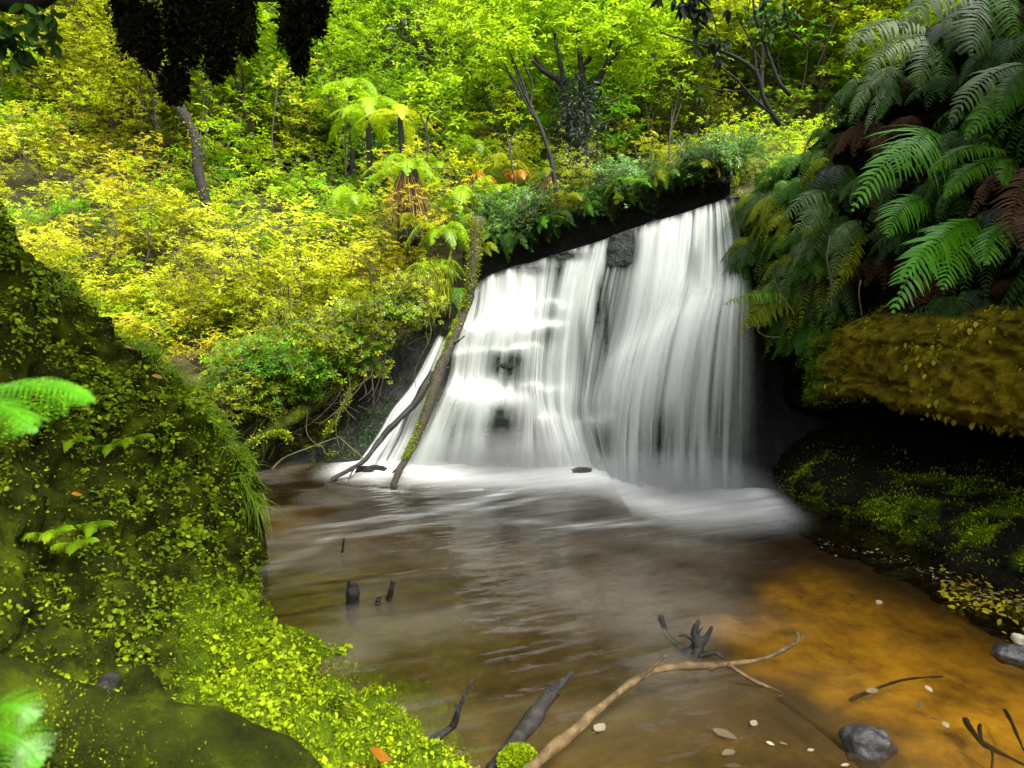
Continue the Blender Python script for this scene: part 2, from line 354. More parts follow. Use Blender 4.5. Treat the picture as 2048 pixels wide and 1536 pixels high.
def fall_sheet(name, X, Y, D, A, nt_, ns_, seed, push=0.0, gain=1.0, fu=1.0, steps=True):
    px, py, dp, al = (grid2(a, nt_, ns_) for a in (X, Y, D, A))
    u = np.linspace(0, 1, ns_)[None].repeat(nt_, 0); v = np.linspace(0, 1, nt_)[:, None].repeat(ns_, 1)
    wid = max((X[0, -1] - X[0, 0]) / 540.0, .30)
    uu = u * 11 * wid + 0.02 * fbm(np.stack([u * 30, v * 3, 0 * u], -1), 2, seed + 9)
    s1 = fbm(np.stack([uu * 2.2 * fu, v * 1.1, 0 * u + seed], -1), 3, seed)
    s2 = fbm(np.stack([uu * 7.5 * fu, v * 1.8, 0 * u + seed], -1), 3, seed + 3)
    s3 = fbm(np.stack([uu * 22 * fu, v * 2.6, 0 * u + seed], -1), 2, seed + 6)
    st = 0.34 * s1 + 0.26 * s2 + 0.08 * s3
    # ledges: a bright lip, thinner veils below
    led = 0
    if steps:
        for ly, x0, x1, w_ in ((606, 930, 1120, 10), (650, 915, 1110, 9), (690, 895, 1060, 9), (775, 870, 1120, 11), (835, 1080, 1200, 14)):
            yy = ly + 20 * fbm(np.stack([px / 48, 0 * px, 0 * px + ly], -1), 3, seed + 1); kk = np.clip(.5 + 1.3 * fbm(np.stack([px / 60, 0 * px, 0 * px + ly * 3.3], -1), 2, seed + 4), 0, 1)
            g = sstep(x0 - 20, x0 + 15, px) * sstep(x1 + 40, x1 - 20, px) * kk
            led = led + g * (0.42 * np.exp(-((py - yy) / w_) ** 2) - 0.26 * np.exp(-((py - yy - 3.2 * w_) / (2.0 * w_)) ** 2))
            dp = dp - g * 0.045 * sstep(-4, 8, py - yy)
        for cx_, cy_, rx2, ry2, am in ((1004, 724, 38, 40, .62), (1000, 852, 46, 44, .34), (1242, 498, 32, 34, .75), (1196, 600, 9, 80, .34), (1165, 700, 9, 70, .34), (1212, 640, 6, 70, .3), (1386, 528, 17, 44, .5), (1060, 540, 30, 12, .3), (1140, 512, 36, 10, .35), (1420, 860, 40, 90, .14), (1330, 880, 30, 80, .12), (1230, 860, 14, 60, .15), (1205, 885, 22, 36, .3)):
            al = al - am * np.exp(-(np.abs((px - cx_) / rx2) ** 3 + np.abs((py - cy_) / ry2) ** 3)) * (1 + .8 * s2)
    # the diagonal lip the big fall leaps from
    dl = np.interp(px, [1180, 1230, 1330, 1410, 1480], [770, 716, 640, 590, 560])
    led = led + 0.22 * np.exp(-((py - dl - 6) / 20) ** 2) * sstep(1190, 1250, px) if steps else led
    a = np.clip(al * gain + (1.3 * st + 0.0) * (1.15 - 0.45 * al) * (0.5 + 0.9 * (1 - np.abs(2 * al - 1))) + led, 0, 1)
    e = np.minimum(u * wid / 0.035, (1 - u) * wid / 0.22); a = a * sstep(0, 1, e * (1 + 1.1 * s2))
    a = a * sstep(-0.01, 0.05, v + 0.03 * s2)
    dp = dp - push - 0.03 * s1 - 0.012 * s2
    V = P(px, py, dp)
    return mk(name, V, gq(nt_, ns_), None, {'dens': a})
m_, t_, o_ = newmat('falling_water'); L_ = t_.links
df = N_(t_, 'ShaderNodeBsdfDiffuse', Color=(.80, .82, .79, 1)); tl = N_(t_, 'ShaderNodeBsdfTranslucent', Color=(.80, .82, .79, 1))
m1 = N_(t_, 'ShaderNodeMixShader'); m1.inputs[0].default_value = .42; L_.new(df.outputs[0], m1.inputs[1]); L_.new(tl.outputs[0], m1.inputs[2])
tp = N_(t_, 'ShaderNodeBsdfTransparent', Color=(.93, .96, .94, 1)); m2 = N_(t_, 'ShaderNodeMixShader')
L_.new(attr(t_, 'dens'), m2.inputs[0]); L_.new(tp.outputs[0], m2.inputs[1]); L_.new(m1.outputs[0], m2.inputs[2]); L_.new(m2.outputs[0], o_.inputs[0]); M['fall'] = m_
fall = thing('waterfall', 'wide silky white waterfall pouring over dark ledges into the brown pool', 'waterfall', tuple(P(1200, 940, 6.6)))
def world_part(name, me, mat, par):
    o = ob(name, me, mat, par); o.matrix_parent_inverse = __import__('mathutils').Matrix.Translation(par.location).inverted(); return o
world_part('water_curtain', fall_sheet('water_curtain', FX, FY, FD, FA, 260, 760, 1), M['fall'], fall)
world_part('water_veil', fall_sheet('water_veil', FX, FY, FD, FA - .50, 220, 640, 41, push=0.05, gain=.9, fu=.8), M['fall'], fall)
CX = np.array([[876, 890, 908], [826, 852, 884], [780, 820, 866], [750, 798, 850], [706, 765, 832]], float)
CY = np.array([[668, 676, 690], [762, 768, 790], [820, 826, 846], [872, 876, 890], [934, 938, 940]], float)
CD = np.array([[7.36, 7.34, 7.32], [7.22, 7.20, 7.18], [7.12, 7.08, 7.05], [7.04, 7.0, 6.96], [6.92, 6.88, 6.84]], float)
CA = np.array([[.4, .6, .3], [.75, .9, .6], [.85, .75, .9], [.8, .9, .85], [.95, 1, .95]], float)
world_part('side_cascade', fall_sheet('side_cascade', CX, CY, CD, CA, 130, 130, 77, fu=1.0, steps=False), M['fall'], fall)

# rock face behind the water, bedded in ledges
def add_cols(G, left, right): return np.concatenate([np.array(left, float), G, np.array(right, float)], 1)
RX = add_cols(FX, [[560, 700, 860], [560, 690, 850], [560, 680, 835], [560, 672, 815], [560, 665, 795], [560, 660, 770], [560, 650, 740]],
              [[1530, 1640], [1545, 1650], [1552, 1660], [1556, 1660], [1560, 1668], [1565, 1672], [1570, 1680]])
RY = add_cols(FY, [[800, 740, 640], [820, 765, 690], [845, 795, 735], [865, 825, 780], [890, 855, 826], [915, 895, 878], [950, 944, 938]],
              [[400, 380], [480, 470], [560, 560], [655, 655], [780, 780], [890, 895], [1004, 1012]])
RD = add_cols(FD, [[7.6, 7.75, 7.7], [7.5, 7.6, 7.6], [7.4, 7.5, 7.45], [7.3, 7.4, 7.35], [7.2, 7.3, 7.25], [7.1, 7.15, 7.15], [6.95, 7.0, 7.02]],
              [[6.7, 6.8], [6.6, 6.7], [6.5, 6.6], [6.5, 6.6], [6.42, 6.5], [6.3, 6.3], [6.05, 5.95]]) + 0.10
RD[1:6, -3] += .12
nr, ns = 230, 420
px, py, dp = (grid2(a, nr, ns) for a in (RX, RY, RD))
V = P(px, py, dp); z = V[..., 2]
n1 = fbm(V * np.array((1.5, 1.5, 3.0)), 5, 4); n2 = fbm(V * np.array((5, 5, 9)), 4, 8)
lay = np.abs(((z + 0.05 * n1 + .1 * V[..., 0] * .3) * 5.5) % 1.0 - 0.5) * 2
dp2 = dp + 0.05 * n1 + 0.03 * n2 + 0.03 * (lay - .5)
blob = lambda cx, cy, rx, ry: np.exp(-(((px - cx) / rx) ** 4 + ((py - cy) / ry) ** 4))
dp2 = dp2 - 0.17 * blob(1004, 728, 42, 48) - 0.14 * blob(985, 850, 58, 58) - 0.12 * blob(1243, 500, 38, 40) - .05 * blob(1400, 530, 22, 46)
V = P(px, py, dp2)
back = V[0][None] + np.array((0.05, 1.0, 0.0))[None, None] * np.linspace(1.9, 0.02, 14)[:, None, None]
back[..., 2] += 0.03 * fbm(back * 4, 3, 2) - 0.05 * np.linspace(1, 0, 14)[:, None]
Vr = np.concatenate([back, V]); mossv = sstep(800, 660, np.concatenate([px[:1].repeat(14, 0), px])) * .35
tag(ob('rock_face_terrain', mk('rock_face', Vr, gq(nr + 14, ns), None, {'moss': mossv}), M['rock']), kind='structure')

# ------------------------------------------------------------------ pool water
wx = np.concatenate([np.linspace(-5.4, -2.6, 60), np.linspace(-2.58, 3.4, 420), np.linspace(3.42, 4.6, 30)]); wy = np.concatenate([np.linspace(0.3, 2.2, 50), np.linspace(2.215, 7.9, 400)])
gx, gy = np.meshgrid(wx, wy); qx, qy, _ = proj(np.stack([gx, gy, 0 * gx], -1))
foot = np.stack([FX[-1], FY[-1], FD[-1]], -1); fw = P(FX[-1], FY[-1], FD[-1]); cw = P(CX[-1], CY[-1], CD[-1])
line = np.concatenate([cw, fw])[:, :2]; line = line[np.argsort(line[:, 0])]
fy_ = np.interp(gx, line[:, 0], line[:, 1]); ds = fy_ - gy                     # metres in front of the foot of the falls
zf = np.interp(gx, fw[:, 0], fw[:, 2])
inx = sstep(-2.1, -1.5, gx) * sstep(2.45, 2.12, gx)
# direction of flow: away from the big fall, sweeping to the left
ua = gx * 0.93 + gy * 0.36; va = -gx * 0.36 + gy * 0.93
sA = fbm(np.stack([ua * 0.9, va * 6.0, 0 * gx], -1), 4, 51); sB = fbm(np.stack([ua * 2.0, va * 17, 0 * gx], -1), 3, 57); sC = fbm(np.stack([ua * 3.5, va * 9, 0 * gx], -1), 4, 61)
reach = np.interp(gx, [-2.2, -1.2, -.6, .2, .8, 1.3, 2.0, 2.4], [.25, .58, .90, 1.1, 1.15, 1.35, 1.2, .6])
foam = sstep(1.0, 0.0, (ds - 0.12 + 0.16 * sA + .04 * sB) / (reach + .12)) * inx
def streak(pts, w0, w1, amp):
    global foam
    pts = np.array(pts, float); wp = np.array([W(a, b)[:2] for a, b in pts])
    best = np.full(gx.shape, 9.0); tt = np.zeros(gx.shape); n = len(wp) - 1
    for k in range(n):
        a, b = wp[k], wp[k + 1]; d = b - a; t = np.clip(((gx - a[0]) * d[0] + (gy - a[1]) * d[1]) / (d @ d), 0, 1)
        q = np.hypot(gx - a[0] - t * d[0], gy - a[1] - t * d[1]); tt = np.where(q < best, (k + t) / n, tt); best = np.minimum(best, q)
    w_ = w0 + (w1 - w0) * tt
    foam = np.maximum(foam, amp * (1 - 0.75 * tt) * np.exp(-(best / w_) ** 2) * np.clip(0.75 + .6 * sA + .7 * sB, 0, 1.2))
streak([(1180, 935), (1050, 975), (920, 1010), (760, 1040), (600, 1068), (480, 1088)], .10, .24, 1.0)
streak([(1100, 990), (900, 1035), (700, 1072), (520, 1110)], .08, .2, .55)
streak([(1500, 1010), (1350, 1040), (1150, 1050), (980, 1040)], .15, .1, .8)
streak([(700, 1050), (620, 1100), (520, 1140), (470, 1130)], .10, .2, .45)
streak([(960, 980), (820, 985), (700, 975), (640, 962)], .06, .05, .8)
mot = fbm(np.stack([gx * 2.6 + .2 * sA, gy * 3.6, 0 * gx], -1), 5, 63)
sheen_film = np.clip(.22 + .75 * mot + .12 * sC + .10 * sB, 0, 1) * .09 * sstep(2.2, 3.2, gy) * sstep(1.7, .6, gx - .22 * (gy - 3)) * sstep(-.9, .3, ds + .3)  # pale layer paints the soft reflection of sky and falls on the pool
foam = np.clip(np.maximum(np.clip(foam, 0, 1) ** 1.6 * np.clip(.80 + .40 * sA + .30 * sB + .25 * sstep(.5, 0, ds), 0, 1), sheen_film), 0, 1)
hz = np.clip(zf, 0, .3) * .8 * np.exp(-np.clip(ds, 0, 9) / .5) * inx + 0.02 * foam * sstep(.7, 0, ds) * (1 + sA) + .006 * sC + .004 * sB + inx * sstep(-1.75, -1.3, gx) * np.exp(-(ds / .22) ** 2) * (.008 + .012 * np.clip(.5 + 1.2 * fbm(np.stack([gx * 4, gy * 4, 0 * gx], -1), 3, 87), 0, 1.3))
for cx_, cy_, r_, h_ in ((740, 952, .16, .04),):
    c = W(cx_, cy_); hz = hz + h_ * np.exp(-(((gx - c[0]) / r_) ** 2 + ((gy - c[1]) / (r_ * .7)) ** 2) ** 2)
m_, t_, o_ = newmat('pool_water'); L_ = t_.links
fr = N_(t_, 'ShaderNodeFresnel', IOR=1.33); gl = N_(t_, 'ShaderNodeBsdfGlossy', Roughness=.12, Color=(1, 1, 1, 1))
bn = bump(t_, noise(t_, 9, 4, .55), .18, .02); L_.new(bn, gl.inputs['Normal']); L_.new(bn, fr.inputs['Normal'])
tp = N_(t_, 'ShaderNodeBsdfTransparent', Color=(.93, .83, .58, 1)); dm = N_(t_, 'ShaderNodeBsdfDiffuse', Color=(.11, .072, .024, 1))
a1 = N_(t_, 'ShaderNodeMixShader'); L_.new(attr(t_, 'murk'), a1.inputs[0]); L_.new(tp.outputs[0], a1.inputs[1]); L_.new(dm.outputs[0], a1.inputs[2])
a2 = N_(t_, 'ShaderNodeMixShader'); L_.new(fr.outputs[0], a2.inputs[0]); L_.new(a1.outputs[0], a2.inputs[1]); L_.new(gl.outputs[0], a2.inputs[2])
fo = N_(t_, 'ShaderNodeBsdfDiffuse', Color=(.72, .73, .70, 1)); a3 = N_(t_, 'ShaderNodeMixShader'); L_.new(attr(t_, 'foam'), a3.inputs[0]); L_.new(a2.outputs[0], a3.inputs[1]); L_.new(fo.outputs[0], a3.inputs[2])
L_.new(a3.outputs[0], o_.inputs[0])
murk = np.clip(.18 - .34 * sstep(-.3, .5, gx - np.interp(gy, [2, 3.2, 3.7, 5, 6], [1.9, 1.45, 1.15, 1.9, 2.3])) + .22 * mot, .04, .75)
tag(ob('pool_water', mk('pool_water', np.stack([gx, gy, hz], -1), gq(len(wy), len(wx)), None, {'foam': foam, 'murk': murk}), m_), kind='structure')

# ------------------------------------------------------------------ mossy bank on the near side
def tps(pts, val, q, lam=1e-3):
    pts = np.asarray(pts, float); n = len(pts)
    def phi(r2): return 0.5 * r2 * np.log(r2 + 1e-9)
    K = phi(((pts[:, None] - pts[None]) ** 2).sum(-1)) + lam * np.eye(n); Pm = np.concatenate([np.ones((n, 1)), pts], 1)
    A = np.block([[K, Pm], [Pm.T, np.zeros((3, 3))]]); c = np.linalg.solve(A, np.concatenate([val, np.zeros(3)]))
    out = np.zeros(len(q))
    for k in range(n): out += c[k] * phi(((q - pts[k]) ** 2).sum(-1))
    return out + c[n] + q @ c[n + 1:]
ctl = [(-60, 380, 3.2), (0, 425, 3.3), (60, 505, 3.45), (110, 572, 3.6), (190, 640, 3.75), (260, 700, 3.85), (340, 780, 4.0), (430, 840, 4.1), (490, 905, 4.2), (505, 965, 4.2),
       (0, 560, 2.9), (90, 690, 3.05), (190, 790, 3.3), (300, 870, 3.55), (400, 930, 3.75), (470, 1010, 3.95),
       (-40, 750, 2.4), (90, 850, 2.75), (200, 950, 3.0), (330, 1030, 3.35), (440, 1090, 3.72), (480, 1060, 3.98),
       (-60, 950, 2.0), (70, 1030, 2.35), (200, 1110, 2.65), (330, 1160, 3.0), (420, 1170, 3.35), (455, 1180, 3.6),
       (0, 1200, 2.0), (150, 1240, 2.3), (280, 1260, 2.5), (400, 1250, 2.85), (480, 1250, 3.1), (545, 1275, 3.12),
       (0, 1400, 1.7), (150, 1400, 1.85), (300, 1400, 2.05), (420, 1380, 2.3), (520, 1360, 2.55), (600, 1330, 2.78), (640, 1350, 2.82),
       (0, 1560, 1.45), (200, 1560, 1.6), (400, 1540, 1.8), (520, 1480, 2.05), (600, 1420, 2.4), (690, 1370, 2.62), (735, 1420, 2.55),
       (650, 1500, 2.1), (740, 1480, 2.35), (800, 1500, 2.36), (880, 1540, 2.3), (700, 1600, 1.9), (850, 1600, 2.05)]
cw_ = np.array([P(*c) for c in ctl]); pts = [(*c[:2],) for c in cw_]; val = [c[2] for c in cw_]
for k in range(10):                                   # behind the ridge it falls away
    a = cw_[k]; pts.append((a[0] + .12, a[1] + .55)); val.append(a[2] - .75 - .0 * k)
    pts.append((a[0] - .25, a[1] + 1.0)); val.append(a[2] - 1.3)
for a, b in ((505, 1150), (500, 1110), (478, 1190), (500, 1215), (590, 1275), (680, 1335), (770, 1400), (830, 1470), (930, 1530)):  # foot in the pool
    c = W(a, b, -.25); pts.append((c[0] + .05, c[1])); val.append(-.30)
for x_, y_ in ((-1.0, 4.6), (-.6, 3.6), (-.2, 2.9), (0.3, 2.3), (-1.6, 4.9), (.2, 1.7)): pts.append((x_, y_)); val.append(-.5)
pts += [(-4, 3), (-4, 1.5), (-3, .5), (-1.2, .8), (-.3, 1.2)]; val += [2.6, 2.2, 1.3, .45, .1]
lx, ly = np.meshgrid(np.linspace(-4.4, .35, 420), np.linspace(.75, 5.2, 400))
lz = tps(pts, np.array(val), np.stack([lx.ravel(), ly.ravel()], -1), 2e-3).reshape(lx.shape)
lz = np.clip(lz, -.6, 3.2); qx_, qy_, _ = proj(np.stack([lx, ly, lz], -1)); lz = lz - .9 * sstep(512, 545, qx_) * (ly > 3.55)
Vb = np.stack([lx, ly, lz], -1)
def gridnorm(V):
    n = np.cross(np.gradient(V, axis=1), np.gradient(V, axis=0)); n = unit(n); return np.where(n[..., 2:] < 0, -n, n)
Nb = gridnorm(Vb)
lump = fbm(Vb * 4.0, 4, 71); lump2 = fbm(Vb * 13, 4, 75)
Vb = Vb + Nb * (0.15 * lump + 0.10 * lump2 + .035 * fbm(Vb * 30, 3, 79))[..., None]
Nb = gridnorm(Vb)
qx, qy, _ = proj(Vb)
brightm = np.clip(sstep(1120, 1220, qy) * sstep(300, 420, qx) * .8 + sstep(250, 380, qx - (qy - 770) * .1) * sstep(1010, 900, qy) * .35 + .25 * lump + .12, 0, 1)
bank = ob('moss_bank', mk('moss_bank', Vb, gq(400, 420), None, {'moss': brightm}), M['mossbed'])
tag(bank, kind='structure'); bank.name = 'moss_bank_terrain'

def scatter_on(V, N, n, mask):
    """n random points on a grid surface, taken with probability mask"""
    h, w_ = V.shape[:2]; i = rng.integers(0, h - 1, n * 6); j = rng.integers(0, w_ - 1, n * 6)
    ar = np.linalg.norm(np.cross(V[i, j + 1] - V[i, j], V[i + 1, j] - V[i, j]), axis=-1); pr = ar * mask[i, j]; pr = pr / np.quantile(pr[pr > 0], .97)
    k = rng.random(len(i)) < pr; i, j = i[k][:n], j[k][:n]
    f, g = rng.random(len(i))[:, None], rng.random(len(i))[:, None]
    return V[i, j] * (1 - f) * (1 - g) + V[i + 1, j] * f * (1 - g) + V[i, j + 1] * (1 - f) * g + V[i + 1, j + 1] * f * g, N[i, j], i, j
vis = (lz > -.1) & (qx > -250) & (qx < 980) & (qy < 1750) & (qy > 330)
clump = np.clip(.55 + 1.6 * fbm(Vb * 6.5, 4, 91), 0, 1) ** 1.3
mb = MB(); B, N, i, j = scatter_on(Vb, Nb, 80000, vis * (clump + .04))
br = brightm[i, j]
D = unit(rng.normal(size=B.shape) + N * .35 + np.array((.25, -.35, .0))); Nn = unit(N * .6 + np.array((0, 0, .9)) + rng.normal(0, .3, B.shape))
sz = rng.uniform(.5, 1.3, len(B)) * (.012 + .016 * clump[i, j]) * np.clip(proj(B)[2] / 3.4, .42, 1.1)
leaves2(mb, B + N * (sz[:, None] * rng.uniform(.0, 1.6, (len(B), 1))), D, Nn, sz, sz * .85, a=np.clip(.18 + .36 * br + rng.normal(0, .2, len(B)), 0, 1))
tag(ob('liverwort_leaves', mb.mesh('liverwort'), M['moss_leaf']), 'small green leaves of liverwort and seedlings carpeting the near mossy bank', 'ground cover', kind='stuff')
mb = MB(); B, N, i, j = scatter_on(Vb, Nb, 100000, vis * np.clip(brightm - .12, 0, 1))
D = unit(N * 1.0 + rng.normal(0, .55, B.shape)); ln = rng.uniform(.008, .022, len(B))
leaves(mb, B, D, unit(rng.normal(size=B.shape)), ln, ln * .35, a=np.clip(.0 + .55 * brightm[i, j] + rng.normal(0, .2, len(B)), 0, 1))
tag(ob('moss_foliage', mb.mesh('moss_fuzz'), M['moss_lime']), 'short lime green moss covering the lumps of the near bank', 'moss', kind='stuff')
# grass along the bank's edge and hanging down its end
def edge_at(px_, py_, r):
    """a surface point of the bank near the pixel"""
    d2 = (qx - px_) ** 2 + (qy - py_) ** 2; d2 = np.where(vis, d2, 1e9); k = np.argpartition(d2.ravel(), 30)[:30]; return k
def blades(mb, B, D, L, Wd, sag, a=None):
    n = len(B); t = np.array((0, .35, .7, 1.0)); D = unit(D); S = unit(np.cross(D, np.array((.3, -1.0, .15)) + rng.normal(0, .5, (n, 3))))
    L = np.broadcast_to(L, (n,)); C = B[:, None] + D[:, None] * (L[:, None] * t)[..., None]; C[..., 2] -= (sag * L)[:, None] * t ** 2
    wv = (np.broadcast_to(Wd, (n,))[:, None] * np.array((1, .9, .6, .08)))[..., None] * S[:, None] * .5
    V = np.stack([C - wv, C + wv], 2); k = np.arange(n)[:, None, None] * 8 + np.array([[[0, 1, 3, 2], [2, 3, 5, 4], [4, 5, 7, 6]]])
    mb.add(V, k.reshape(-1, 4), None, np.repeat(rng.random(n) if a is None else a, 8))
def grass_tuft(px0, py0, px1, py1, n, lean, L, label):
    mb = MB(); Bs = []
    for f in np.linspace(0, 1, 24):
        k = edge_at(px0 + (px1 - px0) * f, py0 + (py1 - py0) * f, 0); Bs.append(Vb.reshape(-1, 3)[k])
    Bs = np.concatenate(Bs); B = Bs[rng.integers(0, len(Bs), n)] + rng.normal(0, .02, (n, 3))
    D = np.array(lean)[None] + rng.normal(0, .45, (n, 3)); org = B.mean(0)
    blades(mb, B, D, L * rng.uniform(.5, 1.2, n), .0045, rng.uniform(.2, .9, n))
    o = ob('grass_tuft', mb.mesh('grass_tuft', org=org), M['grass'], None, tuple(org)); tag(o, label, 'grass', None, 'stuff')
grass_tuft(265, 680, 360, 780, 420, (.35, .1, .8), .16, 'fine lime grass tuft arching over the top of the mossy bank')
grass_tuft(360, 790, 450, 850, 420, (.4, .0, .55), .11, 'bright grass fringe on the bank shoulder below the orange leaves')
grass_tuft(455, 860, 500, 940, 420, (.35, -.1, .25), .10, 'dense yellow green grass fringe at the bank corner beside the pool')
grass_tuft(470, 940, 508, 1000, 520, (.25, -.15, -.6), .17, 'long grass hanging down the end of the bank over the pool')
grass_tuft(100, 560, 200, 640, 60, (.2, .1, 1.0), .20, 'sparse upright grass blades on the high part of the bank')

# ------------------------------------------------------------------ overhanging bank on the far side
A_ = np.array([(2.02, 6.75), (2.28, 6.2), (2.45, 5.6), (2.66, 4.8), (2.9, 3.95), (3.2, 3.0), (3.55, 1.8), (4.0, .6)])
na, nz_ = 330, 300
base = cr(A_, np.linspace(0, 1, na)); tn = unit(np.gradient(base, axis=0)); nn = np.stack([-tn[:, 1], tn[:, 0]], -1)
nn = np.where(nn[:, :1] < 0, -nn, nn)                         # into the bank (+x)
aa = np.linspace(0, 1, na)[None].repeat(nz_, 0)
tv = np.linspace(0, 1, nz_)[:, None].repeat(na, 1)
ztop = np.interp(aa, [0, .14, .30, .45, .6, 1], [2.6, 3.0, 4.0, 4.5, 4.9, 5.0])
zz = -.45 + (ztop + .45) * tv
cav = sstep(.16, .40, aa)                                      # the cave runs under the ledge, nearer the camera
zl0 = np.interp(aa, [0, .2, .35, .5, .7, 1], [.62, .66, .86, .80, .72, .7]); zl1 = np.interp(aa, [0, .2, .35, .5, .7, 1], [1.25, 1.35, 1.52, 1.55, 1.6, 1.6])
low = .42 * sstep(.0, .48, zz)                                  # mossy slope at the water
cave = .75 * sstep(.26, .46, zz) * sstep(.05, -.12, zz - zl0) * cav + .25 * sstep(.3, .5, zz) * sstep(.1, -.1, zz - zl0) * (1 - cav)
ledge = -.34 * sstep(-.05, .16, zz - zl0) * sstep(.22, -.12, zz - zl1) * sstep(.10, .30, aa)
rec = .10 * sstep(-.1, .2, zz - zl1) * sstep(.9, .3, zz - zl1)
up = .30 * np.clip(zz - zl1 - .6, 0, 9) + .25 * np.clip(zz - 2.6, 0, 9)
off = low + cave + ledge + rec + up - .02 - .42 * sstep(1.25, 1.75, zz) * sstep(.34, .14, aa)
Vc = np.concatenate([base[None] + nn[None] * off[..., None], zz[..., None]], -1)
c1, c2, c3 = fbm(Vc * 1.8, 4, 101), fbm(Vc * 6, 4, 104), fbm(Vc * 18, 3, 107)
strat = fbm(np.stack([Vc[..., 0] * .6, Vc[..., 1] * .6, Vc[..., 2] * 9], -1), 3, 111)
crack = np.clip(.09 - np.abs(fbm(np.stack([Vc[..., 0] * .8, Vc[..., 1] * .8, Vc[..., 2] * 5.5], -1), 3, 131)), 0, 1) / .09
off = off + .16 * c1 + .10 * c2 + .07 * c3 + .045 * strat + .05 * crack
Vc = np.concatenate([base[None] + nn[None] * off[..., None], zz[..., None] + .05 * c2[..., None]], -1)
top = Vc[-1][None] + np.array((.6, .35, .22))[None, None] * np.linspace(.1, 6, 20)[:, None, None] + .1 * fbm(Vc[-1][None] * 2 + np.arange(20)[:, None, None], 3, 5)[..., None] * np.array((0, 0, 1.))
Vc_all = np.concatenate([Vc, top])
Nc = gridnorm(Vc); Nc = unit(np.cross(np.gradient(Vc, axis=0), np.gradient(Vc, axis=1))); Nc = np.where((Nc * (CAM - Vc)).sum(-1, keepdims=True) < 0, -Nc, Nc)
rx_, ry_, _ = proj(Vc)
onled = sstep(-.02, .12, zz - zl0) * sstep(.18, -.05, zz - zl1) * sstep(.12, .28, aa)
onlow = sstep(.44, .24, zz - .25 * c1) * sstep(-.1, .06, zz) * sstep(.17, .26, aa) * np.clip(.62 + 1.2 * c2 + .7 * c1, .32, 1)
moss_c = np.clip(onlow * .8 + .9 * onled * sstep(.36, .26, aa) + .35 * onled * c2 + .25 * sstep(1.5, 2.2, zz), 0, 1)
och = np.clip(onled * sstep(.22, .36, aa) * (.85 + .5 * c1), 0, 1)
padd = lambda a: np.concatenate([a, a[-1:].repeat(20, 0)])
tag(ob('overhang_bank_terrain', mk('overhang_bank', Vc_all, gq(nz_ + 20, na), None, {'moss': padd(moss_c), 'ochre': padd(och)}), M['bank']), kind='structure')
visc = (rx_ > 1400) & (rx_ < 2250) & (ry_ > -200) & (ry_ < 1300)
mb = MB(); B, N, i, j = scatter_on(Vc, Nc, 60000, visc * (onlow * (.25 + np.clip(c2 + .2, 0, 1)) + onled * sstep(.38, .26, aa) * (.35 + np.clip(c2, 0, 1))))
ln = rng.uniform(.010, .026, len(B)); D = unit(N + rng.normal(0, .5, B.shape) + np.array((0, 0, -.2)))
leaves(mb, B, D, unit(rng.normal(size=B.shape)), ln, ln * .4, a=np.clip(.35 + .7 * c2[i, j] + rng.normal(0, .2, len(B)), 0, 1))
B, N, i, j = scatter_on(Vc, Nc, 9000, visc * (onlow + onled * sstep(.40, .26, aa)) * np.clip(-.1 + 2.4 * c2, 0, 1)); ln = rng.uniform(.018, .04, len(B)); leaves(mb, B, unit(N * .9 + rng.normal(0, .5, B.shape) + np.array((0, 0, -.3))), unit(rng.normal(size=B.shape)), ln, ln * .5, a=np.clip(rng.normal(.5, .25, len(B)), 0, 1))
tag(ob('ledge_moss_foliage', mb.mesh('ledge_moss'), M['moss_leaf']), 'green moss on the foot and the rounded end of the overhanging rock ledge', 'moss', kind='stuff')
mb = MB(); B, N, i, j = scatter_on(Vc, Nc, 52000, visc * onled * sstep(.26, .36, aa) * np.clip(.35 + 1.3 * c2 - .5 * crack, 0, 1))
ln = rng.uniform(.008, .02, len(B)); leaves(mb, B, unit(N + rng.normal(0, .6, B.shape) + np.array((0, 0, -.3))), unit(rng.normal(size=B.shape)), ln, ln * .4, a=np.clip(.3 + .6 * c2[i, j] + rng.normal(0, .2, len(B)), 0, 1))
B, N, i, j = scatter_on(Vc, Nc, 15000, visc * onled * sstep(.2, .3, aa) * np.clip(-.05 + 2.2 * c2, 0, 1)); ln = rng.uniform(.018, .042, len(B)); leaves(mb, B, unit(N * .8 + rng.normal(0, .5, B.shape) + np.array((0, 0, -.6))), unit(rng.normal(size=B.shape)), ln, ln * .5, a=np.clip(rng.normal(.45, .25, len(B)), 0, 1))
tag(ob('ochre_moss_foliage', mb.mesh('ochre_moss'), M['moss_olive']), 'ochre moss matting the face of the overhanging rock ledge', 'moss', kind='stuff')
mb = MB(); B, N, i, j = scatter_on(Vc, Nc, 3400, visc * onled * sstep(.30, .48, aa) * np.clip(.2 + 1.6 * c2 + sstep(.25, 0, zz - zl0), 0, 2))
ln = rng.uniform(.018, .055, len(B)); leaves2(mb, B + N * .015, N * .5 + np.array((0, 0, -1.0)) + rng.normal(0, .3, B.shape), N + rng.normal(0, .3, B.shape), ln, ln * .75, a=rng.random(len(B)))
tag(ob('ledge_seedling_leaves', mb.mesh('ledge_seedlings'), M['gold']), 'tiny yellow hanging leaves dotted over the ochre rock ledge', 'ground cover', kind='stuff')

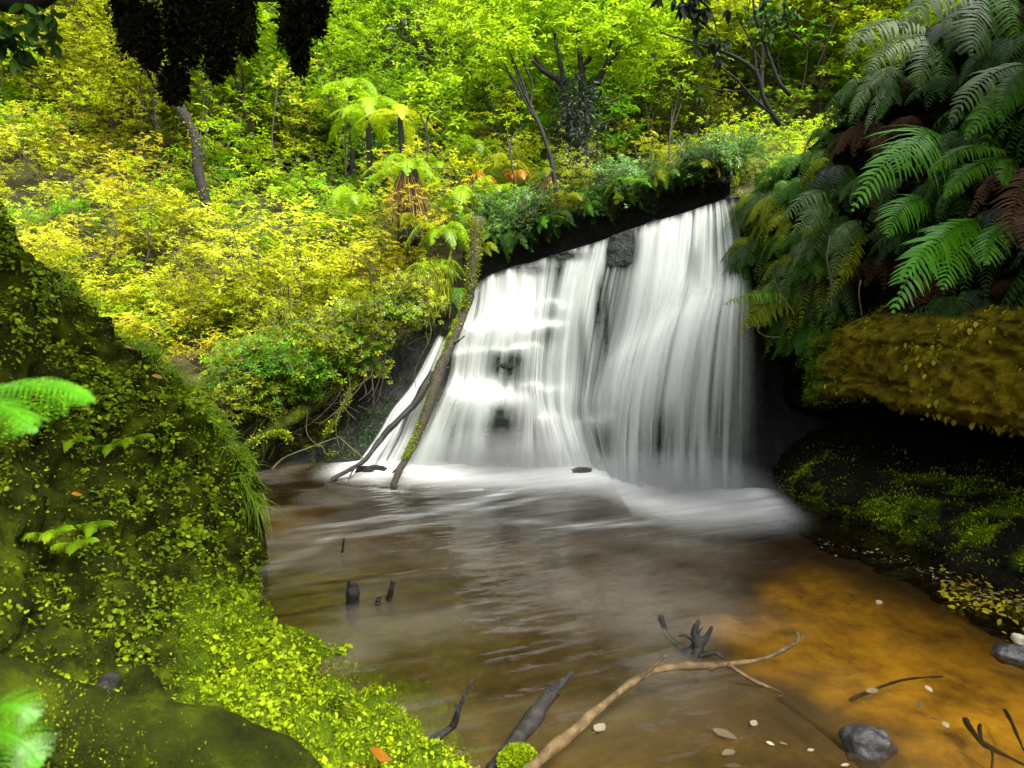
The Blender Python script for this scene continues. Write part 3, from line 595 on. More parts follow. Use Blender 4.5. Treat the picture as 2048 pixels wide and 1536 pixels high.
# ------------------------------------------------------------------ shrubs and trees of the hillside
def limb(p0, d, L, n=7, bend=.25, up=.15, seed=0):
    pts = [np.array(p0, float)]; d = unit(np.array(d, float))
    for k in range(n - 1):
        d = unit(d + rng.normal(0, bend, 3) * .5 + np.array((0, 0, up * .3))); pts.append(pts[-1] + d * L / (n - 1))
    return np.array(pts)
def shrub_proto(seed, h=1.3, spread=.75, nst=6, nw=230, leaf=.075, lw=.026, per=6):
    sm, fm = MB(), MB(); tips = []
    for k in range(nst):
        th = k * 2.4 + rng.random(); out = rng.uniform(.25, .9) * spread / h
        st = limb((rng.normal(0, .05), rng.normal(0, .05), -.15), (math.cos(th) * out, math.sin(th) * out, 1), h * rng.uniform(.75, 1.1), 8, .22, .1)
        tube(sm, st, np.linspace(.014, .004, 8), 5, cap=False)
        for b in range(5):
            q = rng.integers(2, 8); t2 = rng.random() * 6.28
            br = limb(st[q], (math.cos(t2), math.sin(t2), .35), h * rng.uniform(.25, .5), 5, .3, -.1); tube(sm, br, np.linspace(.006, .002, 5), 4, cap=False)
            tips += [br[2], br[3], br[4], br[4]]
        tips += [st[5], st[6], st[7]]
    tips = np.array(tips); C = tips[rng.integers(0, len(tips), nw)] + rng.normal(0, .085, (nw, 3)) * np.array((1, 1, .6)); C[:, 2] = np.maximum(C[:, 2], .02)
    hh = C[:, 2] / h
    whorls(fm, C, per, leaf, lw, .0, a=np.clip(-.05 + .85 * hh + rng.normal(0, .2, nw), 0, 1))  # tint darkens towards the base, putting the shrub's inner shade into colour
    return sm.mesh('shrub_stem'), fm.mesh('shrub_leaf', smooth=False)
def tree_proto(seed, h=5.0, tr=.07, crown=1.5, c0=.35, nl=9, nw=900, leaf=.085, lw=.035, per=5, sparse=.22, lean=(0, 0), fork=0):
    bm_, fm = MB(), MB(); tips = []
    tk = limb((0, 0, -.3), (lean[0], lean[1], 1), h, 12, .13, .25); tube(bm_, wiggle(tk, tr * .4, 2, seed), np.linspace(tr, tr * .22, 12), 8, .25, seed)
    for k in range(nl):
        f = c0 + (1 - c0) * (k + .5) / nl; q = min(int(f * 11), 10); th = k * 2.4 + rng.random()
        L = crown * (1.15 - .55 * f) * rng.uniform(.75, 1.15)
        lb = limb(tk[q], (math.cos(th), math.sin(th), .55), L, 7, .28, .1); tube(bm_, lb, np.linspace(tr * .4, tr * .07, 7), 6, cap=False)
        for b in range(6):
            q2 = rng.integers(2, 7); br = limb(lb[q2], rdir(1, .35)[0], L * rng.uniform(.3, .55), 5, .3, .0); tube(bm_, br, np.linspace(tr * .12, tr * .03, 5), 4, cap=False); tips += [br[2], br[3], br[4]]
        tips += [lb[5], lb[6]]
    tips = np.array(tips); C = tips[rng.integers(0, len(tips), nw)] + rng.normal(0, sparse, (nw, 3)) * np.array((1, 1, .55))
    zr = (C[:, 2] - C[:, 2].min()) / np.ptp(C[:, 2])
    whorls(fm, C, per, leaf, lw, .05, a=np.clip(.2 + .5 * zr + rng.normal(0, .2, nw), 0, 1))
    return bm_.mesh('tree_bark'), fm.mesh('tree_leaf', smooth=False)
SH = [shrub_proto(k, h=rng.uniform(1.0, 1.5), nw=300, leaf=(.075, .055, .09, .065, .075, .05)[k], lw=(.026, .02, .03, .03, .022, .018)[k], per=(6, 7, 5, 6, 6, 8)[k]) for k in range(6)]
LOWS = [shrub_proto(k, h=.6, spread=.8, nst=7, nw=220, leaf=.065, lw=.022) for k in range(3)]
TR = [tree_proto(k, h=rng.uniform(4.2, 6.0), nw=2600, nl=15, crown=1.75, c0=.10, sparse=.26) for k in range(3)] + [tree_proto(8, h=5.2, nw=4600, nl=16, crown=1.7, c0=.12, sparse=.30, leaf=.055, lw=.02), tree_proto(9, h=5.6, tr=.05, nw=1300, nl=12, crown=1.6, c0=.3, sparse=.22, leaf=.13, lw=.055)]
SAP = [tree_proto(20 + k, h=2.6, tr=.028, crown=.75, c0=.45, nl=6, nw=130, leaf=.10, lw=.04, sparse=.1, lean=(.1 * k - .2, 0)) for k in range(4)]
def plant(name, proto, x, y, scale, mat, label, cat, group, bark='stem', rz=None, dz=0, sub=('stem', 'foliage')):
    z_ = float(ground_z(np.array([x]), np.array([y]))[0]) + dz
    t = thing(name, label, cat, (x, y, z_), rng.random() * 6.28 if rz is None else rz, group, scale)
    ob(sub[0], proto[0], M[bark], t); ob(sub[1], proto[1], M[mat], t); return t
def near_what(a): return 'left of the hanging moss' if a < 230 else 'below the hanging moss' if a < 620 else 'around the tree ferns' if a < 800 else 'near the grey tree' if a < 1000 else 'around the forked tree' if a < 1290 else 'next to the fern curtain'
def in_view(x, y, h=2.0):
    z_ = ground_z(np.array([x]), np.array([y]))[0]; a, b, d = proj(np.array([(x, y, z_ + .6)])); _, b2, _ = proj(np.array([(x, y, z_ + h)]))
    return a[0], b[0], (-130 < a[0] < 2180) and (b2[0] < 1000) and b[0] > -60
LBL = {'yellow': 'yellow leafed shrub in the thicket on the slope', 'gold': 'golden leafed shrub in the thicket on the slope',
       'lime': 'lime green leafy shrub on the slope above the pool', 'green': 'fresh green shrub on the slope above the pool', 'olive': 'olive leafed shrub over the dark shore'}
gy_ = 6.7
while gy_ < 13.5:
    gx_ = -9.5
    while gx_ < 5.2:
        x, y = gx_ + rng.normal(0, .2), gy_ + rng.normal(0, .2); gx_ += .78 + .03 * (gy_ - 7)
        s = (y - y_shore(x)); a, b, ok = in_view(x, y)
        if s < (-.05 if x < -1.0 else .25) or not ok: continue
        if x > 2.2 and y < 8.6: continue
        if x > -1.1 and s < .7: continue
        q = rng.random(); n_ = fbm(np.array([[x * .7, y * .7, 0]]), 2, 5)[0]
        if a < 860:
            mt = 'olive' if ((s < 1.0 and a > 330) or rng.random() < .12) else 'green' if rng.random() < .08 else ('gold' if q + n_ < .22 else 'lime' if q + n_ > .93 else 'yellow')
            if 430 < a < 760 and y > 10.0: mt = 'lime' if q < .75 else 'green'
        elif a < 1120: mt = 'lime' if q < .55 else 'yellow' if q < .8 else 'green'
        else: mt = 'yellow' if q < .3 else 'lime' if q < .75 else 'olive'
        sc_ = rng.uniform(.75, 1.1) * (.62 if s < .9 else 1.0)
        if x > -1.2: sc_ *= .75
        pr = SH[rng.integers(0, 6)]
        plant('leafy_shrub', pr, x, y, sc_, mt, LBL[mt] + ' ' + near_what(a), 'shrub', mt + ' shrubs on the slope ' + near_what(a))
    gy_ += .72 + .04 * (gy_ - 7)
TL = {'yellow': 'yellow green tree filling the far side of the gully', 'lime': 'lime green tree standing at the back of the gully', 'green': 'leafy green tree standing at the back of the gully', 'olive': 'olive green tree standing at the back of the gully', 'gold': 'golden leafed tree at the back of the gully'}
gy_ = 13.2
while gy_ < 26:
    gx_ = -19
    while gx_ < 15:
        x, y = gx_ + rng.normal(0, .35), gy_ + rng.normal(0, .35); gx_ += 1.55 + .05 * (gy_ - 13)
        a, b, ok = in_view(x, y, 4.5)
        if not ok or b < -160: continue
        if 740 < a < 965 and y < 19: continue
        q = rng.random()
        if a < 430: mt = 'yellow' if q < .45 else 'olive' if q < .7 else 'gold' if q < .8 else 'lime'
        elif a < 950: mt = 'lime' if q < .6 else 'green' if q < .7 else 'yellow'
        elif a < 1380: mt = 'lime' if q < .6 else 'green'
        else: mt = 'yellow' if q < .55 else 'lime'
        if 760 < a < 960 and y > 15: mt = 'olive'
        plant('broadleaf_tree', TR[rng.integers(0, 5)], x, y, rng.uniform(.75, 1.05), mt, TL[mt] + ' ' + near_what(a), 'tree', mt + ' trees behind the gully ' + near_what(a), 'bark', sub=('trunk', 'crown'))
    gy_ += 1.7
gy_ = 13.6
while gy_ < 20:
    gx_ = -15
    while gx_ < 11:
        x, y = gx_ + rng.normal(0, .3), gy_ + rng.normal(0, .3); gx_ += 1.35
        a, b, ok = in_view(x, y, 2.5)
        if not ok or b < -40: continue
        if 740 < a < 965 and y > 14.5: continue
        q = rng.random(); mt = ('yellow' if q < .6 else 'gold' if q < .75 else 'lime') if a < 430 else ('lime' if q < .6 else 'green' if q < .8 else 'yellow')
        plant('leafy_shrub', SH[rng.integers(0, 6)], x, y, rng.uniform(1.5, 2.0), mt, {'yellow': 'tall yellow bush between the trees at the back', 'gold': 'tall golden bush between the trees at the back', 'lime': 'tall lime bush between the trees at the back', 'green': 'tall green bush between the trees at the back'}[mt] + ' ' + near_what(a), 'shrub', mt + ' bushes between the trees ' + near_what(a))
    gy_ += 1.5

# ------------------------------------------------------------------ ferns
def frond_mesh(b, c, t, wid, npair=24, nrm=(0, 0, 1), two=False, droop=.35, seed=0, stalk=.12, pw=None, sag=.25):
    """a pinnate frond along the curve b-c-t (points relative to the plant)"""
    b, c, t = (np.asarray(v, float) for v in (b, c, t)); mb = MB()
    f = np.linspace(0, 1, 15)[:, None]; rc = (1 - f) ** 2 * b + 2 * f * (1 - f) * c + f * f * t
    Ln = np.linalg.norm(np.diff(rc, axis=0), axis=1).sum()
    tube(mb, rc, np.linspace(max(.0035, Ln * .006), .001, 15), 4, a=.25, cap=False)
    g = np.linspace(stalk, .985, npair); k = g[:, None]
    q = (1 - k) ** 2 * b + 2 * k * (1 - k) * c + k * k * t; tg = unit(2 * (1 - k) * (c - b) + 2 * k * (t - c))
    nv = unit(np.asarray(nrm, float)[None] - tg * (tg @ np.asarray(nrm, float))[:, None]); sd_ = np.cross(tg, nv)
    prof = np.sin(np.pi * np.clip((g - stalk) / (1 - stalk) * .86 + .14, 0, 1) ** .85) ** .8 * wid
    sp = Ln * (1 - stalk) / npair
    for s_ in (-1, 1):
        ang = .30 + .25 * g[:, None] + rng.normal(0, .05, (npair, 1))
        d = unit(sd_ * s_ + tg * ang + nv * rng.normal(0.05, .08, (npair, 1)))
        ln = prof * rng.uniform(.78, 1.1, npair) * np.where(rng.random(npair) < .07, rng.uniform(.1, .6, npair), 1)
        if not two:
            w0 = (pw or .72) * sp * (1 - .35 * g)
            tt = np.array((0, .25, .55, .82, 1.0)); ww = np.array((.55, 1, .85, .5, .03)) * .5
            C = q[:, None] + d[:, None] * (ln[:, None] * tt)[..., None] - nv[:, None] * (ln[:, None] * droop * tt ** 2)[..., None]
            C[..., 2] -= (ln * sag * rng.uniform(.4, 2.0, npair))[:, None] * tt ** 2; C = C + tg[:, None] * (ln * rng.normal(0, .10, npair))[:, None, None] * (tt ** 2)[None, :, None]
            sw = unit(tg - d * (tg * d).sum(-1, keepdims=True))[:, None] * (w0[:, None] * ww)[..., None]
            V = np.stack([C - sw, C + sw], 2).reshape(npair, -1, 3)
            Q = (np.arange(npair)[:, None, None] * 10 + np.array([[[0, 1, 3, 2], [2, 3, 5, 4], [4, 5, 7, 6], [6, 7, 9, 8]]])).reshape(-1, 4)
            mb.add(V, Q, None, np.repeat(np.clip(.5 + rng.normal(0, .14, npair), 0, 1), 10))
        else:
            m = 9; tt = np.linspace(.08, .97, m)
            C = q[:, None] + d[:, None] * (ln[:, None] * tt)[..., None] - nv[:, None] * (ln[:, None] * droop * tt ** 2)[..., None]; C[..., 2] -= ln[:, None] * sag * tt ** 2
            pv = unit(tg - d * (tg * d).sum(-1, keepdims=True))
            for s2 in (-1, 1):
                dd = unit(pv[:, None] * s2 + d[:, None] * .55) * np.ones((1, m, 1)); l2 = (sp * .85 * (1 - .55 * tt))[None] * np.ones((npair, 1))
                leaves(mb, C.reshape(-1, 3), dd.reshape(-1, 3), np.repeat(nv, m, 0), l2.ravel(), l2.ravel() * .6, a=np.clip(.5 + rng.normal(0, .14, npair * m), 0, 1))
    return mb.mesh('frond')
# crown of fronds as a prototype: local +X is outward
def fern_proto(n, L, up=.55, fan=1.2, two=False, wid=.13, hang=.55, npair=22):
    out = []
    for k in range(n):
        th = fan * (2 * (k + .5) / n - 1) + rng.normal(0, .12); l_ = L * rng.uniform(.75, 1.1); u_ = up * rng.uniform(.4, 1.4)
        d = np.array((math.cos(th), math.sin(th), 0))
        b = d * .02; c = d * l_ * .5 + np.array((0, 0, u_ * l_)); t = d * l_ * rng.uniform(.8, .95) - np.array((0, 0, l_ * hang * rng.uniform(.5, 1.3)))
        out.append(frond_mesh(b, c, t, wid * l_ / L, npair, (0, 0, 1), two))
    return out
rxf, ryf = rx_.ravel(), ry_.ravel(); Vcf = Vc.reshape(-1, 3); Ncf = Nc.reshape(-1, 3)
def bank_at(px_, py_):
    """bank point in the direction of a pixel, and its outward normal (nearest layer)"""
    d2 = (rxf - px_) ** 2 + (ryf - py_) ** 2; k = np.argsort(d2)[:12]; dd = proj(Vcf[k])[2]; j_ = k[np.argmin(dd)]; return Vcf[j_], Ncf[j_]
FP = [fern_proto(7, .42, two=False), fern_proto(8, .5, hang=.8), fern_proto(6, .36, up=.3, hang=.9), fern_proto(7, .55, two=True, wid=.16, npair=18), fern_proto(6, .48, up=.25, hang=1.1, wid=.10)]
def put_fern(proto, root, rz, sc_, mat, label, group):
    t = thing('fern', label, 'fern', tuple(root), rz, group, sc_)
    for f in proto: ob('frond', f, M[mat] if isinstance(mat, str) else M[mat[rng.integers(0, len(mat))]], t)
    return t
# many small ferns cloaking the upper bank
for zone, (a0, a1, b0, b1, cnt) in enumerate(((1470, 1690, 60, 660, 112), (1640, 2230, -60, 330, 50), (1640, 2230, 330, 620, 32))):
    nf = 0
    for k in range(1500):
        a, b = rng.uniform(a0, a1), rng.uniform(b0, b1)
        root, nrm = bank_at(a, b); pa, pb, _ = proj(root[None])
        if abs(pa[0] - a) > 25 or abs(pb[0] - b) > 25 or root[2] < 1.3: continue
        nf += 1
        if nf > cnt: break
        rz = math.atan2(nrm[1] - .1, nrm[0] - .45) + rng.normal(0, .35)
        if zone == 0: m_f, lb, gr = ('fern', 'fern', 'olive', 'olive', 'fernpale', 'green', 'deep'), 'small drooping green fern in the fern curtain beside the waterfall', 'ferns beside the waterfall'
        elif zone == 1: m_f, lb, gr = ('fern', 'deep', 'deep', 'shade', 'ferndead'), 'dark drooping fern hanging high on the shaded bank', 'ferns high on the shaded bank'  # dark leaf materials paint the bank's shade into the fronds
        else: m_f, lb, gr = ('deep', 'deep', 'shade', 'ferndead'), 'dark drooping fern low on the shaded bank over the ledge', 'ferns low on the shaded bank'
        m_f = m_f[rng.integers(0, len(m_f))]; cn = {'fern': 'green', 'olive': 'olive', 'fernpale': 'pale green', 'green': 'fresh green', 'deep': 'dark green', 'shade': 'shade darkened green', 'ferndead': 'withered brown'}[m_f]
        lv = ('top' if b < 260 else 'middle' if b < 470 else 'foot') if zone == 0 else ('centre' if a < 1850 else 'far end')
        lb = lb.replace('small drooping green', 'small drooping ' + cn).replace('dark drooping', cn + ' drooping') + ' at its ' + lv; gr = cn + ' ' + gr + ' ' + lv
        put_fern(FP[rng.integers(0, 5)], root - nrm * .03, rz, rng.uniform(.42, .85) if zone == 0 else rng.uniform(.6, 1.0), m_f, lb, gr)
# large ferns one can tell apart: root pixel, then control pixel / tip pixel of each frond, width, material
def big_fern(label, rootpx, fr, cat='fern', depth=None, pull=.28, mats='fern', group=None):
    if depth is None: root, nrm = bank_at(*rootpx); d0 = proj(root[None])[2][0]
    else: d0 = depth; root = P(*rootpx, depth)
    t = thing('fern', label, cat, tuple(root), 0, group)
    for (cx_, cy_, tx, ty, wd, mt, *ex) in fr:
        two = bool(ex[0]) if ex else False; roll = ex[1] if len(ex) > 1 else .6; npr = ex[2] if len(ex) > 2 else 24
        d1 = d0 - pull * rng.uniform(.7, 1.1); d2 = d0 - pull * rng.uniform(1.0, 1.5)
        c = P(cx_, cy_, d1) - root; e = P(tx, ty, d2) - root; wd = wd * d0 / FPX
        nv = np.array((rng.normal(0, .15), -roll, 1 - roll * .5))
        ob('frond', frond_mesh((0, 0, 0), c, e, wd, npr, nv, two, stalk=.16), M[mt], t)
    return t
big_fern('bright lime fern with broad arching frond in the middle of the dark bank', (1900, 290), [(1850, 215, 1797, 345, 95, 'fernlime', 0, .75, 26), (1790, 250, 1703, 425, 45, 'fernlime', 0, .7)], pull=.4)
big_fern('lime fern frond below the broad bright one, ending above the ledge', (1870, 400), [(1800, 370, 1775, 475, 45, 'fernlime', 0, .7)], pull=.35)
big_fern('lime green fern with long fronds drooping over the ochre ledge', (1960, 430), [(1850, 440, 1785, 628, 55, 'fernlime', 0, .7), (1900, 440, 1800, 560, 42, 'fernlime', 0, .7), (1920, 450, 1884, 580, 50, 'fernlime', 0, .8)], pull=.4)
big_fern('short green fern frond hanging near the edge over the ledge', (2030, 440), [(1975, 455, 1970, 530, 40, 'fernlime', 0, .8)], pull=.35)
big_fern('broad pale fern hanging from the top of the bank', (1960, -60), [(1950, -20, 1945, 112, 85, 'fernpale', 0, .9, 26), (1890, -60, 1800, 60, 60, 'fernpale', 0, .8), (2010, -30, 2035, 80, 50, 'fern', 0, .9)], pull=.45)
big_fern('pale green fern arching along the top of the fern curtain', (1860, 60), [(1760, -10, 1690, 115, 45, 'fernpale', 0, .6), (1780, 60, 1735, 150, 40, 'fernpale', 0, .6), (1850, 90, 1838, 180, 45, 'fernpale', 0, .9), (1890, 90, 1882, 205, 36, 'fern', 0, .9)], pull=.4)
big_fern('grey green fern with arching fronds on the shaded bank edge', (2090, 140), [(1980, 100, 1900, 245, 42, 'fernpale', 0, .6), (2010, 120, 2000, 245, 40, 'fern', 0, .8), (2000, 160, 1930, 280, 34, 'fern', 0, .8)], pull=.45)
big_fern('dark fern with strap like olive fronds beside the lime fern', (2030, 310), [(1940, 255, 1855, 348, 26, 'fern', 0, .4, 34), (1930, 310, 1888, 398, 28, 'fern', 0, .5, 34), (2010, 330, 2008, 372, 26, 'fern', 0, .8), (1990, 330, 1935, 440, 16, 'ferndead', 0, .6)], pull=.4)
big_fern('fern with long narrow fronds trailing down the middle of the bank', (1800, 130), [(1740, 130, 1697, 245, 20, 'fernpale', 0, .7, 34), (1770, 150, 1728, 268, 18, 'fernpale', 0, .7, 34), (1790, 160, 1750, 250, 18, 'fern', 0, .7, 34)], pull=.35)
big_fern('pale fern with two short arching fronds above the pool corner', (1670, 400), [(1640, 345, 1560, 445, 30, 'fernpale', 0, .6), (1640, 390, 1585, 470, 30, 'fernpale', 0, .7), (1640, 420, 1612, 470, 22, 'fernpale', 0, .7)], pull=.3)
big_fern('green fern arching low over the foot of the fern curtain', (1620, 600), [(1530, 570, 1478, 668, 30, 'olive', 0, .5), (1540, 600, 1500, 655, 26, 'olive', 0, .6), (1530, 560, 1445, 610, 26, 'fern', 0, .4)], pull=.25)
big_fern('slender pale fern drooping above the green end of the ledge', (1730, 450), [(1690, 440, 1655, 600, 22, 'fernpale', 0, .6, 28), (1720, 500, 1650, 610, 20, 'olive', 0, .6, 26), (1690, 420, 1650, 520, 18, 'fernpale', 0, .6, 26)], pull=.3)
big_fern('dead reddish brown fern fronds hanging down the bank', (1765, 350), [(1755, 420, 1770, 590, 24, 'ferndead', 0, .9, 30), (1760, 380, 1762, 470, 26, 'ferndead', 0, .9, 26), (1745, 230, 1748, 300, 20, 'ferndead', 0, .9)], pull=.2)
big_fern('tawny fern with drooping fronds at the dark edge of the bank', (2100, 330), [(2030, 330, 2015, 495, 46, 'ferndead', 0, .8, 28), (2060, 380, 2046, 500, 40, 'ferndead', 0, .8)], pull=.4)

# ------------------------------------------------------------------ unseen trees added to shade the near bank, the pool and the ferny bank
def canopy(name, label, trunk, r0, limbs, nper, leaf, mat, spread=.35, bark='barkdark'):
    org = np.array(trunk[0], float); t = thing(name, label, 'tree', tuple(org)); bm_, fm = MB(), MB()
    tube(bm_, wiggle(path(trunk, 16), .08, 1.3, 3), np.linspace(r0, r0 * .45, 16), 10, .3, 2)
    for (pa_, rr, dn) in limbs:
        pp = wiggle(path(pa_, 14), .10, 1.1, int(rng.integers(99))); tube(bm_, pp, np.linspace(rr, rr * .15, 14), 7, .25, 4)
        tips = []
        for b in range(16):
            q = rng.integers(3, 14); br = limb(pp[q], rdir(1, -.05)[0] * np.array((1, 1, .5)), rng.uniform(.5, 1.2), 6, .3, -.05); tube(bm_, br, np.linspace(rr * .22, .004, 6), 5, cap=False); tips += list(br[2:])
        tips = np.array(tips); n = int(nper * dn); C = tips[rng.integers(0, len(tips), n)] + rng.normal(0, spread, (n, 3)) * np.array((1, 1, .5))
        # keep the crown above the sight lines of the photograph
        a, b, d = proj(C); ok = (d < .3) | (b < -70) | (a < -150) | (a > 2250)
        whorls(fm, C[ok], 5, leaf, leaf * .42, .0)
    ob('trunk', bm_.mesh('trunk', org=org), M[bark], t); ob('crown', fm.mesh('crown', False, org=org), M[mat], t); return t
canopy('added_shade_tree', 'unseen tree added to shade the near bank', [(-4.6, -1.2, .6), (-4.4, -.8, 2.6), (-3.9, -.4, 4.6), (-3.6, 0, 6.4)], .24,
       [([(-4.0, -.5, 4.2), (-3.0, .8, 5.0), (-2.0, 2.0, 5.2), (-1.0, 3.0, 5.0)], .09, 1), ([(-4.1, -.6, 3.9), (-2.4, -.4, 5.2), (-.6, .2, 5.6), (1.2, .6, 5.4)], .10, 1),
        ([(-3.8, -.2, 4.9), (-3.4, 1.2, 5.6), (-3.2, 2.6, 5.6), (-2.8, 3.6, 5.2)], .08, 1), ([(-3.7, 0, 5.6), (-2.2, .2, 6.6), (-.6, 1.4, 6.8), (.8, 2.4, 6.4)], .08, 1),
        ([(-4.0, -.5, 4.4), (-4.6, .8, 5.0), (-4.8, 2.2, 5.0), (-4.6, 3.4, 4.8)], .08, 1), ([(-4.1, -.6, 4.4), (-2.2, -.6, 6.0), (-.4, -.2, 6.4), (1.0, .9, 6.2)], .10, 1.6), ([(-4.1, -.6, 4.4), (-2.4, .4, 5.4), (-1.0, 1.2, 5.8), (.4, 1.9, 5.6)], .10, 1.3)], 560, .15, 'deep')
canopy('added_shade_tree', 'unseen tree added above the ferny bank to shade it', [(5.2, 4.6, 3.0), (4.9, 4.4, 4.4), (4.4, 4.1, 5.8), (4.0, 3.9, 7.0)], .2,
       [([(4.8, 4.3, 4.8), (3.6, 3.6, 5.4), (2.4, 3.0, 5.6), (1.4, 2.4, 5.4)], .09, 1), ([(4.8, 4.3, 4.6), (4.9, 3.4, 5.0), (4.8, 2.4, 5.2), (4.4, 1.4, 5.0)], .08, 1.3),
        ([(4.4, 4.1, 5.8), (3.4, 2.6, 6.4), (2.6, 1.4, 6.4), (2.0, .4, 6.0)], .09, 1), ([(4.6, 4.2, 5.4), (4.4, 3.0, 5.8), (4.2, 1.6, 5.8), (4.0, .4, 5.4)], .08, 1),
        ([(4.1, 4.0, 6.6), (4.2, 3.2, 7.4), (4.0, 2.2, 7.4), (3.6, 1.4, 7.0)], .08, .8)], 620, .15, 'deep')

# ------------------------------------------------------------------ trees one can tell apart
def obj_tree(name, label, stems, foliage, bark, mat, loc, cat='tree', extra=None, fol='crown', trunkname='trunk'):
    """stems: (points, r0, r1, sides); foliage: whorl centres"""
    org = np.array(loc, float); t = thing(name, label, cat, tuple(org)); bm_ = MB()
    for k, (pp, r0, r1) in enumerate(stems): tube(bm_, wiggle(path(pp, 18), min(r0 * .8, .05), 2.2, k + 5), np.linspace(r0, r1, 18), 9 if r0 > .03 else 6, .3, k)
    ob(trunkname, bm_.mesh(trunkname, org=org), M[bark], t)
    if foliage is not None:
        C, per, lf, lw = foliage; fm = MB(); whorls(fm, C, per, lf, lw, .05); ob(fol, fm.mesh(fol, False, org=org), M[mat], t)
    return t
def PP(*pts): return [P(*p) for p in pts]
def cloud(centres, n, sg):
    c = np.array([P(*p) for p in centres]); return c[rng.integers(0, len(c), n)] + rng.normal(0, sg, (n, 3)) * np.array((1, 1, .6))
# dark mossy forked tree above the falls
d = 9.6
t = obj_tree('forked_tree', 'dark mossy forked tree above the waterfall crest', [
    (PP((1168, 440, d), (1165, 360, d), (1150, 290, d), (1160, 240, d)), .20, .13), (PP((1150, 300, d), (1140, 230, d), (1128, 170, d), (1090, 140, d), (1040, 95, d)), .10, .012),
    (PP((1168, 260, d), (1180, 200, d), (1195, 160, d), (1250, 90, d - .2)), .09, .012), (PP((1160, 250, d), (1168, 190, d), (1160, 130, d), (1145, 20, d)), .10, .015),
    (PP((1195, 165, d), (1215, 120, d), (1225, 30, d)), .05, .01), (PP((1130, 170, d), (1118, 120, d), (1110, 30, d)), .05, .01), (PP((1165, 140, d), (1195, 90, d), (1240, 40, d)), .045, .01), (PP((1100, 148, d), (1070, 110, d), (1075, 60, d)), .03, .008), (PP((1165, 280, d), (1200, 250, d), (1240, 235, d)), .03, .006), (PP((1150, 290, d), (1120, 265, d), (1095, 262, d)), .03, .006)],
    (cloud([(1000, 40, d), (1060, 60, d + .3), (1120, 20, d), (1180, 70, d - .3), (1240, 40, d), (1300, 60, d), (1090, 110, d + .4), (1200, 110, d + .3), (1280, 120, d), (1020, 130, d + .5), (1150, -40, d), (1250, -40, d), (1040, -30, d), (1330, 10, d)], 2300, .24), 5, .085, .032), 'barkdark', 'lime', P(1168, 440, d))
fm = MB(); pp = path(PP((1168, 440, d - .1), (1165, 340, d - .15), (1150, 250, d - .15), (1160, 190, d - .1)), 40); B = pp[rng.integers(0, 40, 2600)] + rng.normal(0, .16, (2600, 3))
leaves(fm, B, rng.normal(size=B.shape) + np.array((0, -.6, -.4)), rdir(2600), rng.uniform(.04, .12, 2600), .025); o = ob('trunk_moss', fm.mesh('trunk_moss', org=P(1168, 440, d)), M['shade'], t)
# slender leaning stems left of it
d = 9.0
obj_tree('slender_tree', 'slender dark many stemmed sapling leaning beside the forked tree', [
    (PP((1115, 400, d), (1100, 310, d), (1075, 240, d), (1050, 190, d), (1020, 120, d)), .035, .012), (PP((1078, 245, d), (1050, 205, d), (1020, 150, d), (985, 130, d)), .02, .006),
    (PP((1060, 215, d), (1040, 150, d), (1010, 80, d)), .02, .006), (PP((1060, 215, d), (1065, 170, d), (1040, 110, d), (1020, 60, d)), .018, .006), (PP((1040, 200, d), (1010, 130, d), (990, 100, d)), .014, .005)],
    (cloud([(1000, 90, d), (980, 120, d), (1020, 60, d), (1040, 100, d)], 200, .14), 5, .08, .03), 'barkdark', 'lime', P(1115, 400, d))
# sapling with lime leaves in front of the gap
d = 9.4
obj_tree('sapling', 'young tree with lime leaves rising beside the tree fern stump', [
    (PP((850, 345, d), (856, 290, d), (852, 250, d), (870, 200, d), (895, 165, d)), .022, .006), (PP((852, 255, d), (840, 230, d), (825, 215, d)), .012, .004), (PP((856, 280, d), (890, 270, d), (920, 245, d)), .01, .004)],
    (cloud([(900, 165, d), (880, 190, d), (850, 185, d), (830, 205, d), (870, 225, d), (920, 245, d), (910, 275, d), (840, 170, d)], 130, .09), 6, .10, .045), 'bark', 'lime', P(850, 345, d), 'sapling')
